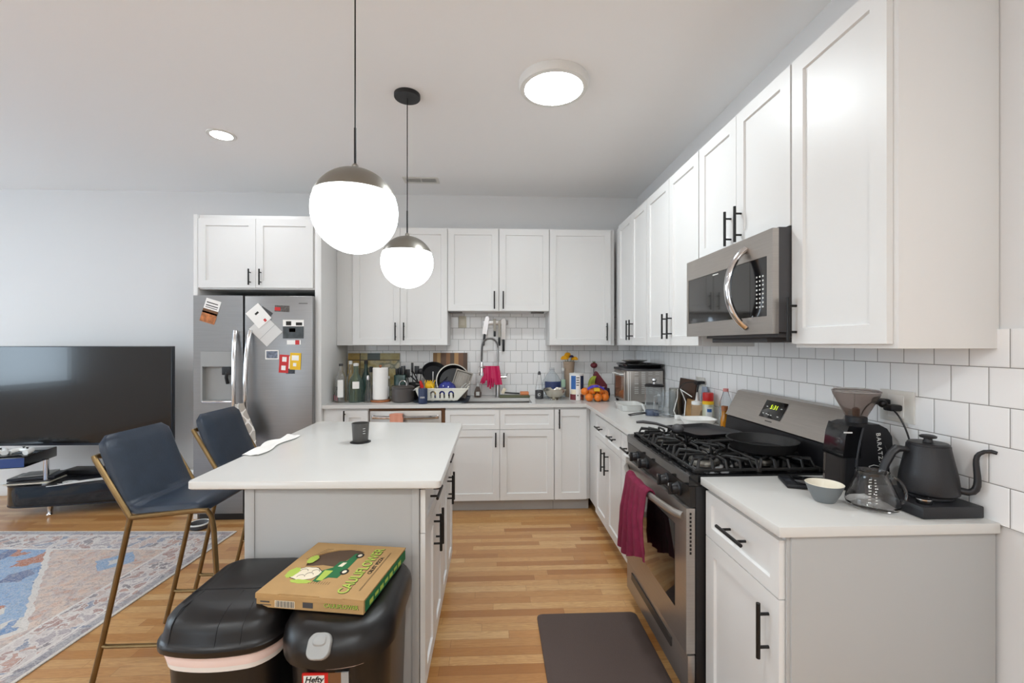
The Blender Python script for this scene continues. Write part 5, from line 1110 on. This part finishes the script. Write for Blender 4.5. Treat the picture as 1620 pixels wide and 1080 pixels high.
for k, (gx, l) in enumerate(((-.15, .05), (-.135, .06), (-.12, .05))): b_.tube([(x+gx+.02, y-.04, T+.2), (x+gx, y-.05, T+.17), (x+gx-.01, y-.05, T+.165-l*.6)], [.012, .009, .007], 8)
for k, gx in enumerate((-.09, -.068, -.046)): b_.tube([(x+gx, y-.05, T+.18), (x+gx, y-.055, T+.13), (x+gx-.003, y-.055, T+.085+.015*abs(k-1))], [.013, .01, .008], 8)
solo(b_, 'rubber_gloves', M_['pink'], 'magenta rubber gloves draped over the tap arm', 'gloves')
t = thing('knife_rail', 'magnetic steel knife rail on the tiles above the sink', 'knife rail', (.025, 4.295, 1.62))
MB().box((-.1, 4.28, 1.605), (.145, 4.304, 1.65), .003).build('rail', M_['steel'], t)
def knife(lb, x, prof, hl, m=None, rz=0, ztop=1.66):
    t = thing('kitchen_knife', lb, 'knife', (x, 4.27, ztop-.25), 0, 'knives on the magnetic rail')
    Mx = Matrix.Translation((x, 4.272, ztop)) @ RY(rz)
    b = MB(); b.prism(prof, -.0015, .0015, lambda a, z, y: (a, y, z)); b.xf(Mx); b.build('blade', m or M_['steel'], t)
    zb = min(p[1] for p in prof); b = MB().box((-.011, -.009, zb-hl), (.011, .009, zb+.004), .005); b.xf(Mx); b.build('handle', M_['blk'], t)
knife('wide bright cleaver, leftmost on the magnetic rail', -.06, [(-.025, -.18), (.02, -.18), (.025, -.02), (.012, .0), (-.012, -.01), (-.025, -.12)], .11, M_['chrome'], .12, 1.69)
knife('small pale knife in the middle of the magnetic rail', .015, [(-.012, -.1), (.012, -.1), (.014, .02), (-.014, .02)], .05, M_['nickel'], 0, 1.64)
knife('long chef knife with black handle, rightmost on the magnetic rail', .1, [(-.018, -.2), (.022, -.2), (.022, -.02), (.018, .01), (-.02, .0)], .115, M_['steel'], 0, 1.66)
knife('thin slicing knife hanging between the middle and right knives', .06, [(-.012, -.16), (.012, -.16), (.012, .01), (-.01, .0)], .08, M_['nickel'], 0, 1.64)
# undercabinet lights
for x, lb in ((-.345, 'small dark fitting under the short cabinet, left end'), (.41, 'small dark fitting under the short cabinet, right end')):
    solo(MB().box((x-.06, 4.04, ZS-.014), (x+.06, 4.1, ZS-.001), .003), 'cabinet_fitting', M_['dsteel'], lb, 'fitting', 'fittings under the short cabinet')
t = thing('wall_outlet', 'cream wall outlet at the left of the tiles above the sink', 'outlet', (-.3, 4.3, 1.57))
MB().box((-.335, 4.2985, 1.575), (-.26, 4.3045, 1.69), .002).build('cover_plate', mat('cream_plate', 'd9d3bf', .5), t)
MB().box((-.318, 4.296, 1.6), (-.277, 4.299, 1.665), .001).build('sockets', M_['ivory'], t)

# ================================================================ back worktop, right of the sink
bottle('soap_bottle', 'grey soap bottle with round logo behind the sink', -.145, 4.16, [(.03, 0), (.034, .006), (.036, .04), (.022, .085), (.01, .105)], M_['smoke'], ([(.011, .1), (.011, .12), (.004, .135)], M_['printw']), (.0365, .02, .055, -2, -1.1, M_['printw']))
t = thing('sponge_tray', 'olive silicone tray beside the sink', 'tray', (.18, 4.11, T))
MB().box((.06, 4.095, T+.001), (.345, 4.19, T+.022), .006).build('tray', M_['olive'], t)
t = thing('dish_brush', 'black dish brush with pale bristles on the olive tray', 'brush', (.13, 4.13, T+.023))
MB().tube([(.11, 4.14, T+.045), (.17, 4.14, T+.04), (.25, 4.14, T+.036)], .008, 8).build('handle', M_['blk'], t)
b_ = MB().box((-.015, -.02, -.02), (.015, .02, .035), .004); b_.xf(Matrix.Translation((.095, 4.135, T+.055)) @ RY(.5)); b_.build('bristles', M_['cream'], t)
solo(MB().box((.255, 4.11, T+.023), (.335, 4.165, T+.055), .006), 'sponge', M_['salmon'], 'orange sponge at the right end of the olive tray', 'sponge')
t = bottle('glass_dispenser', 'slender clear glass bottle, dark below with a white scroll, right of the sink', .425, 4.03, [(.034, 0), (.038, .006), (.038, .08), (.03, .13), (.018, .2), (.014, .225)], M_['glass'], ([(.015, .22), (.015, .235), (.008, .25), (.002, .252)], M_['dgrey']))
MB().lathe([(.0385, .002), (.0392, .01), (.0388, .075), (.0385, .078)], (.425, 4.03, E0), 28, caps=(False, False)).build('dark_label', M_['dgrey'], t)
b_ = MB()
for k in range(3): b_.tube([(.425+.014*math.cos(a)*(1-.25*k)-.004, 4.03-.0395, E0+.04+.014*math.sin(a)*(1-.25*k)) for a in [j*.6+k for j in range(9)]], .0012, 4)
b_.build('scroll_print', M_['printw'], t)
t = bottle('water_jug', 'large clear water jug with blue label behind the silver bowl', .555, 4.12, [(.085, 0), (.09, .008), (.09, .13), (.085, .16), (.05, .215), (.022, .245), (.022, .265)], M_['clearp'], ([(.024, .26), (.024, .28), (.002, .28)], M_['clearp']), (.0912, .085, .155, -2.5, -.6, mat('navy_label', '2f3b63', .5)), cat='jug')
t = thing('footed_bowl', 'silver footed colander bowl right of the sink', 'bowl', (.555, 3.935, T))
MB().lathe([(.045, 0), (.047, .004), (.03, .012), (.045, .022), (.08, .045), (.1, .085), (.103, .1), (.106, .102), (.1, .102), (.095, .085), (.07, .048), (.002, .026)], (.555, 3.935, T+.001), 40).build('bowl_body', mat('silver', 'c9c4b8', .22, .95), t)
for k in range(5): MB().sphere((.555+.045*math.cos(-PI*k/4), 3.935+.045*math.sin(-PI*k/4)-.002, T+.008), .007, 8).build('foot', M_['chrome'], t)
bottle('oil_bottle', 'slim pale bottle beside the flower vase', .66, 4.12, [(.022, 0), (.025, .004), (.025, .16), (.012, .19), (.011, .25)], M_['clearp'], ([(.012, .25), (.013, .275), (.002, .275)], M_['printw']), (.0255, .1, .17, -2.4, -.7, mat('mint_label', 'a8c4ac', .6)))
t = thing('flower_vase', 'tall tapered stoneware vase of yellow flowers', 'vase', (.725, 4.16, T)); vx, vy = .722, 4.16
MB().lathe([(.03, 0), (.033, .005), (.04, .12), (.052, .3), (.055, .335), (.05, .335), (.037, .15), (.002, .01)], (vx, vy, T+.001), 32).build('vase_body', M_['vase'], t)
random.seed(3)
for i, (dx, dy, dz, r) in enumerate(((-.045, -.02, .36, .042), (-.01, .01, .395, .036), (.052, -.01, .355, .038), (.02, -.03, .38, .024), (-.02, .0, .375, .036))):
    f = tag(MB().tube([(vx, vy, T+.28), (vx+dx*.6, vy+dy*.6, T+.33), (vx+dx, vy+dy, T+dz)], .002, 5).build('flower', M_['leaf']), ['yellow flower leaning far left in the vase', 'tallest yellow flower at the back of the vase', 'yellow flower leaning right in the vase', 'small dark purple bloom in the middle of the vase', 'yellow flower left of centre in the vase'][i], 'flower', 'flowers in the stoneware vase')
    BASE[f.name] = Matrix.Identity(4); b = MB()
    for ring in range(3):
        for k in range(9):
            a = 2*PI*k/9+ring*.35; el = .1+.5*ring
            p0 = Vector((vx+dx, vy+dy, T+dz)); d = Vector((math.cos(a)*math.cos(el), math.sin(a)*math.cos(el), math.sin(el)))
            b.sphere(p0+d*r*.6, r*.34, 8, (1, 1, .6))
    b.build('petals', M_['petal'] if i != 3 else mat('purple_petal', '33284a', .7), f)
t = thing('oat_canister', 'tall blue and white cardboard oats canister with red base band', 'canister', (.75, 3.88, T)); cx, cy = .752, 3.935
MB().lathe([(.062, 0), (.064, .003), (.064, .228)], (cx, cy, T+.001), 40).build('tube', M_['paper'], t)
MB().lathe([(.066, .225), (.066, .238), (.06, .24), (.002, .24)], (cx, cy, T+.001), 40).build('lid', M_['printw'], t)
def wrap(nm, r, z0, z1, a0, a1, m, cx=cx, cy=cy, par=t):
    b = MB(); L = 12; b.loft([[(cx+r*math.cos(a0+(a1-a0)*k/L), cy+r*math.sin(a0+(a1-a0)*k/L), T+z) for z in (z0, z1)] for k in range(L+1)], False, False, closed=False); return b.build(nm, m, par)
wrap('blue_print', .0646, .1, .22, -2.6, -1.85, M_['label']); wrap('blue_print', .0646, .1, .22, -1.2, -.45, M_['navyc'])
wrap('red_print', .0646, .004, .055, -2.8, -1.85, M_['maroond']); wrap('red_print', .0646, .004, .055, -1.2, -.3, M_['maroond'])
wrap('photo_print', .0646, .057, .095, -2.6, -1.85, M_['cream'])
b_ = MB()
for k in range(4): b_.box((cx-.014, cy-.0655, T+.2-.022*k), (cx+.014-.004*(k % 2), cy-.064, T+.207-.022*k))
b_.box((cx-.005, cy-.0655, T+.04), (cx+.004, cy-.064, T+.052)); b_.build('lettering', M_['ink'], t)
# oranges in a net bag
oc = (.893, 3.85); R = .036
pos = [(-.055, -.052, 0), (.02, -.062, 0), (.088, -.035, 0), (-.035, .02, 0), (.04, .02, 0), (-.02, -.025, .056), (.052, -.02, .056), (-.082, -.0, .045), (.1, .03, .02)]
nm = ['lower left front', 'lower middle front', 'lower right front', 'lower left back', 'lower right back', 'upper left', 'upper right', 'far left, half up the pile', 'far right, half up the pile']
f0 = None
for (dx, dy, dz), n_ in zip(pos, nm):
    p = (oc[0]+dx, oc[1]+dy, T+.002+dz); lb = 'orange in the net bag, '+n_+(' of the pile' if 'pile' not in n_ else '')
    if f0 is None:
        f0 = MB().sphere((0, 0, R), R, 20, (1, 1, .95)).build('orange', M_['orange']); f0.location = p; tag(f0, lb, 'orange', 'oranges in the net bag')
        q = MB().lathe([(.004, 0), (.003, .002), (.001, .003)], (0, 0, R*1.95), 8).build('stem_end', M_['leaf'], None); q.parent = f0
    else: dup(f0, p, random.random()*6, lb)
t = thing('net_bag', 'net fruit bag with purple and yellow top around the oranges', 'net bag', (oc[0], oc[1], T))
b_ = MB()
for k in range(20):
    a = 2*PI*k/20; b_.tube([(oc[0]+rr*math.cos(a), oc[1]+rr*.95*math.sin(a), T+z) for rr, z in ((.108, .004), (.122, .045), (.1, .095), (.045, .135), (.01, .15))], .0007, 4)
for rr, z in ((.12, .03), (.117, .065), (.09, .102)): b_.tube([(oc[0]+rr*math.cos(a), oc[1]+rr*.95*math.sin(a), T+z) for a in [2*PI*k/24 for k in range(25)]], .0007, 4)
b_.build('net', mat('net', 'c98f60', .6), t)
b_ = MB(); sheet(b_, lambda u, v: (oc[0]-.075+.15*u, oc[1]-.062-.02*v+.01*math.sin(u*9), T+.12+.028*math.sin(PI*u)-.018*v), 10, 3, .002); b_.build('purple_band', mat('purple_film', '4a3aa8', .4), t)
b_ = MB(); sheet(b_, lambda u, v: (oc[0]-.02+.05*u, oc[1]-.075-.012*v, T+.138-.045*v), 5, 4, .002); b_.build('yellow_tag', M_['yellow'], t)
t = thing('bananas', 'green-yellow bananas standing behind the oranges', 'bananas', (.92, 4.0, T))
for k in range(3):
    MB().tube(bez((.925+.012*k, 4.02, T+.205), (.88+.015*k, 4.0, T+.17), (.88+.02*k, 4.02+.02*k, T+.09), (.92+.02*k, 4.04, T+.02), 10), [.006, .01, .014, .016, .017, .017, .017, .016, .014, .01, .005], 8).build('banana', mat('banana_green', '98a53a', .5), t)
# pomegranate on maroon carton
t = thing('maroon_carton', 'dark red carton with peaked top by the toaster oven', 'carton', (1.0, 4.05, T))
b_ = MB(); b_.prism([(-.045, 0), (.065, 0), (.065, .12), (-.03, .245), (-.05, .215)], -.04, .04, lambda x, z, y: (x, y, z)); b_.xf(Matrix.Translation((1.0, 4.1, T+.001))); b_.build('carton', M_['maroond'], t)
MB().box((1.0, 4.058, T+.1), (1.04, 4.0595, T+.104)).build('print', M_['printw'], t)
t = thing('pomegranate_ornament', 'dark red pomegranate ornament with a spiky crown on a slim stand', 'ornament', (.965, 4.12, T))
MB().lathe([(.012, .001), (.004, .01), (.004, .27)], (.972, 4.2, T), 10).build('stand', M_['dgrey'], t)
b_ = MB().sphere((.972, 4.2, T+.297), .034, 18, (1, 1, .8)); pm = b_.build('fruit', M_['maroond'], t)
b_ = MB()
for k in range(5): a = 2*PI*k/5; b_.tube([(.972+.006*math.cos(a), 4.2+.006*math.sin(a), T+.318), (.972+.014*math.cos(a), 4.2+.014*math.sin(a), T+.338)], [.004, .001], 5)
b_.build('crown', M_['leaf'], pm)
bottle('stemless_glass', 'dark purple glass standing between the oranges and toaster oven', 1.03, 3.97, [(.025, 0), (.036, .02), (.038, .05), (.033, .1), (.032, .1)], mat('plum_glass', '5a4358', .05, trans=.7), None, cat='glass')

# ================================================================ toaster oven corner
t = thing('toaster_oven', 'stainless toaster oven with slotted side, black pan on top, in the worktop corner', 'toaster oven', (1.25, 3.75, T))
ox0, ox1, oy0, oy1, oz0, oz1 = 1.095, 1.40, 3.56, 3.93, T+.022, T+.292
MB().box((ox0, oy0, oz0), (ox1, oy1, oz1), .006).build('body', M_['steelh'], t)
MB().box((ox0-.004, oy0-.003, oz1-.012), (ox1+.003, oy1+.003, oz1+.006), .003).build('top_plate', M_['dgrey'], t)
fd = MB().box((ox0-.018, oy0+.012, oz0+.012), (ox0-.001, oy1-.09, oz1-.02), .004).build('door', M_['steelh'], t)
MB().box((ox0-.0195, oy0+.03, oz0+.03), (ox0-.0175, oy1-.11, oz1-.06)).build('window', M_['orglass'], fd)
MB().tube([(ox0-.018, oy0+.03, oz1-.04), (ox0-.045, oy0+.035, oz1-.04), (ox0-.045, oy1-.12, oz1-.04), (ox0-.018, oy1-.115, oz1-.04)], .006, 8).build('handle', M_['printw'], fd)
b_ = MB()
for j in range(4):
    for i in range(12):
        if i in (4, 9) and j != 1: continue
        b_.box((ox0+.065+j*.058, oy0-.0015, oz0+.075+i*.0155), (ox0+.098+j*.058, oy0+.001, oz0+.079+i*.0155))
b_.box((ox0+.012, oy0-.003, oz0+.01), (ox0+.018, oy0+.001, oz1-.02)).box((ox0+.03, oy0-.003, oz0+.01), (ox0+.033, oy0+.001, oz1-.02)); b_.build('side_vents', M_['printw'], t)
for xx in (ox0+.02, ox1-.03):
    for yy in (oy0+.03, oy1-.03): MB().lathe([(.012, .001), (.014, .022)], (xx, yy, T), 12).build('foot', M_['blk'], t)
t = thing('roasting_pan', 'shallow black roasting pan on top of the toaster oven', 'pan', (1.26, 3.74, oz1+.008))
b_ = MB(); a0, a1 = rrect(.28, .32, .04, 5, 1.262, 3.745), rrect(.32, .38, .05, 5, 1.262, 3.745)
z = oz1+.0075; b_.loft([[(x, y, z) for x, y in a0], [(x, y, z+.032) for x, y in a1], [(x, y, z+.036) for x, y in a1], [(1.262+(x-1.262)*.96, 3.745+(y-3.745)*.96, z+.034) for x, y in a1], [(1.262+(x-1.262)*.93, 3.745+(y-3.745)*.93, z+.006) for x, y in a0]])
b_.build('pan_body', M_['blkg'], t)
t = thing('steel_plate', 'shallow stainless dish on the roasting pan over the toaster oven', 'dish', (1.2, 3.7, oz1+.045))
MB().lathe([(.05, 0), (.055, .003), (.09, .022), (.105, .026), (.106, .029), (.09, .026), (.05, .006), (.002, .005)], (1.2, 3.69, oz1+.0445), 36).build('dish', mat('mirror_steel', 'd5d3d0', .28, 1), t)
t = thing('food_container', 'white translucent food tub in front of the toaster oven', 'container', (1.06, 3.32, T))
b_ = MB(); q0, q1 = rrect(.15, .2, .03, 5, 1.045, 3.33), rrect(.17, .225, .035, 5, 1.045, 3.33)
b_.loft([[(x, y, T+.001) for x, y in q0], [(x, y, T+.045) for x, y in q1], [(x, y, T+.05) for x, y in rrect(.185, .24, .04, 5, 1.045, 3.33)], [(x, y, T+.05) for x, y in rrect(.165, .22, .035, 5, 1.045, 3.33)], [(x, y, T+.006) for x, y in rrect(.145, .195, .03, 5, 1.045, 3.33)]]); b_.build('tub', mat('milky_plastic', 'e8e8e4', .35, trans=.3), t)
t = thing('timer_puck', 'slate blue round gadget with a black cord loop on the worktop', 'gadget', (1.12, 3.03, T))
MB().lathe([(.04, 0), (.042, .003), (.042, .035), (.04, .038), (.002, .038)], (1.115, 3.05, T+.001), 32).box((1.125, 3.0, T+.004), (1.15, 3.02, T+.032), .002).build('body', mat('slate_blue', '4b5468', .5), t)
MB().tube([(1.075, 3.06, T+.02), (1.0, 3.07, T+.012), (.95, 3.05, T+.006), (.955, 3.02, T+.006), (1.02, 3.03, T+.012), (1.075, 3.04, T+.018)], .0035, 6).build('cord_loop', M_['blk'], t)
solo(MB().tube([(1.1, 3.13, T+.014), (1.085, 3.13, T+.05), (1.07, 3.13, T+.075)], [.006, .009, .003], 8).box((1.085, 3.11, T+.001), (1.12, 3.15, T+.014), .002), 'bag_clip', M_['printw'], 'small white clip standing behind the slate gadget', 'clip')
t = thing('blender_jug', 'clear plastic blender jug with steel top ring', 'blender', (1.2, 3.0, T))
jc = (1.205, 3.0, T+.001)
MB().lathe([(.05, 0), (.055, .004), (.062, .17), (.065, .175), (.061, .175), (.053, .008), (.002, .006)], jc, 32).build('jug', M_['clearp'], t)
MB().tube([(jc[0]-.06, jc[1]-.02, jc[2]+.15), (jc[0]-.1, jc[1]-.03, jc[2]+.14), (jc[0]-.1, jc[1]-.03, jc[2]+.04), (jc[0]-.055, jc[1]-.02, jc[2]+.03)], .007, 8).build('handle', M_['clearp'], t)
t = thing('food_processor_bowl', 'clear food processor bowl with black lid and knob behind the blender jug', 'food processor', (1.19, 3.16, T))
jc = (1.18, 3.17, T+.001)
MB().lathe([(.06, 0), (.065, .005), (.068, .19), (.064, .19), (.06, .01), (.002, .008)], jc, 32).build('bowl_body', M_['clearp'], t)
l_ = MB().lathe([(.069, .191), (.07, .202), (.06, .208), (.02, .21), (.002, .21)], jc, 32).build('lid', M_['blk'], t)
MB().lathe([(.012, .21), (.01, .225), (.018, .235), (.017, .247), (.002, .25)], jc, 16).build('knob', M_['chrome'], l_)
solo(MB().lathe([(.045, 0), (.047, .004), (.047, .18), (.044, .184), (.002, .184)], (1.31, 3.1, T+.001), 32), 'steel_canister', M_['nickel'], 'brushed steel canister right of the blender jug', 'canister')
b_ = MB().box((-.012, -.13, 0), (.0, .13, .25), .004); b_.xf(Matrix.Translation((1.375, 3.1, T+.003)) @ RY(.14)); solo(b_, 'cutting_board', mat('walnut', '4a3428', .5, var=.2, vscale=20), 'dark walnut cutting board leaning on the right wall', 'cutting board')
b_ = MB().box((-.01, -.1, 0), (.008, .1, .12), .003); b_.xf(Matrix.Translation((1.35, 2.92, T+.003)) @ RY(.14)); solo(b_, 'cutting_board', mat('maple', 'b98f5c', .5, var=.15, vscale=20), 'small pale wooden board at the foot of the right wall', 'cutting board')
t = thing('squeeze_bottle', 'clear squeeze bottle with a long white nozzle', 'bottle', (1.3, 2.76, T)); sc2 = (1.315, 2.78, T+.001)
MB().lathe([(.032, 0), (.035, .004), (.035, .105), (.03, .115)], sc2, 28).build('body', M_['clearp'], t)
MB().lathe([(.034, .112), (.034, .13), (.012, .137), (.009, .15), (.004, .19), (.002, .191)], sc2, 28).build('nozzle_cap', M_['printw'], t)
solo(MB().tube([(1.265, 2.86, T+.006), (1.28, 2.87, T+.12), (1.25, 2.88, T+.2), (1.29, 2.8, T+.16)], .0035, 6).tube([(1.24, 2.92, T+.006), (1.225, 2.93, T+.05), (1.25, 2.93, T+.14), (1.24, 2.9, T+.2)], .0035, 6).box((1.21, 2.85, T+.001), (1.25, 2.89, T+.03), .006), 'charging_cable', M_['printw'], 'white flex and plug looping beside the squeeze bottle', 'cord')
t = thing('spray_can', 'spray can with red cap and yellow band behind the white bowl', 'spray can', (1.36, 2.74, T)); sc2 = (1.365, 2.735, T+.001)
MB().lathe([(.032, 0), (.034, .004), (.034, .135), (.03, .142)], sc2, 32).build('can_body', mat('pale_tin', 'b9b9a2', .35, .2), t)
MB().lathe([(.0345, .12), (.0348, .138), (.03, .143)], sc2, 32, caps=(False, False)).build('yellow_band', M_['yellow'], t)
MB().lathe([(.031, .14), (.0325, .145), (.0325, .188), (.03, .193), (.002, .194)], sc2, 32).build('cap', M_['red'], t)
wrap('label', .0346, .02, .105, -2.4, -1.2, M_['printw'], sc2[0], sc2[1], t); wrap('blue_print', .0349, .075, .095, -2.2, -1.4, M_['label'], sc2[0], sc2[1], t)
t = thing('rectangular_bowl', 'low white bowl between the range and the spray can', 'bowl', (1.25, 2.6, T))
b_ = MB(); f = lambda w, d, r, z: [(x, y, T+z) for x, y in rrect(w, d, r, 6, 1.24, 2.61)]
b_.loft([f(.12, .1, .03, .001), f(.19, .16, .05, .05), f(.195, .165, .05, .054), f(.18, .15, .045, .052), f(.11, .09, .03, .008)]); b_.build('bowl_body', M_['white'], t)
t = thing('wall_outlet', 'pale wall outlet on the right wall above the spray can', 'outlet', (1.42, 2.95, 1.08))
MB().box((1.416, 2.89, 1.075), (1.423, 3.01, 1.19), .002).build('cover_plate', M_['grout'], t)
b_ = MB().box((1.38, 2.93, 1.14), (1.415, 2.965, 1.165), .006).box((1.36, 2.87, 1.15), (1.414, 2.905, 1.17), .006).tube(bez((1.38, 2.94, 1.155), (1.3, 3.0, 1.17), (1.27, 3.03, 1.1), (1.28, 3.0, T+.01), 12), .003, 6).tube([(1.385, 2.9, 1.15), (1.37, 2.9, 1.08), (1.375, 2.88, 1.0)], .004, 6)
solo(b_, 'power_cord', M_['blk'], 'black plugs and flex in the outlet beside the walnut board', 'cord')
solo(MB().loft([[(x, y, 1.01) for x, y in rrect(.03, .05, .01, 4, 1.397, 2.83)], [(x, y, 1.06) for x, y in rrect(.034, .08, .012, 4, 1.396, 2.83)], [(x, y, 1.135) for x, y in rrect(.02, .05, .008, 4, 1.40, 2.85)]]), 'plastic_bag', mat('film_bag', 'b9c3d6', .2, trans=.5), 'small pale plastic bag hanging on the right wall by the plugs', 'bag')
bottle('water_bottle', 'tall ribbed clear water bottle with pink cap beside the range back', 1.372, 2.535, [(.034, 0), (.036, .006), (.034, .03), (.036, .06), (.034, .09), (.036, .12), (.034, .16), (.02, .2), (.013, .225)], M_['clearp'], ([(.015, .222), (.015, .24), (.002, .24)], mat('pink_cap', 'd88a86', .5)))
bottle('oil_cruet', 'small amber oil bottle with brown cap beside the range', 1.335, 2.48, [(.02, 0), (.022, .004), (.022, .06), (.016, .09), (.015, .12)], M_['amber'], ([(.017, .118), (.018, .145), (.002, .147)], M_['wood']))
bottle('salt_jar', 'short jar of pink salt beside the amber oil bottle', 1.378, 2.45, [(.023, 0), (.025, .004), (.025, .045), (.021, .05)], mat('salt', 'dcc3b4', .3, trans=.3), ([(.022, .05), (.022, .06), (.002, .06)], M_['maroond']), cat='jar')
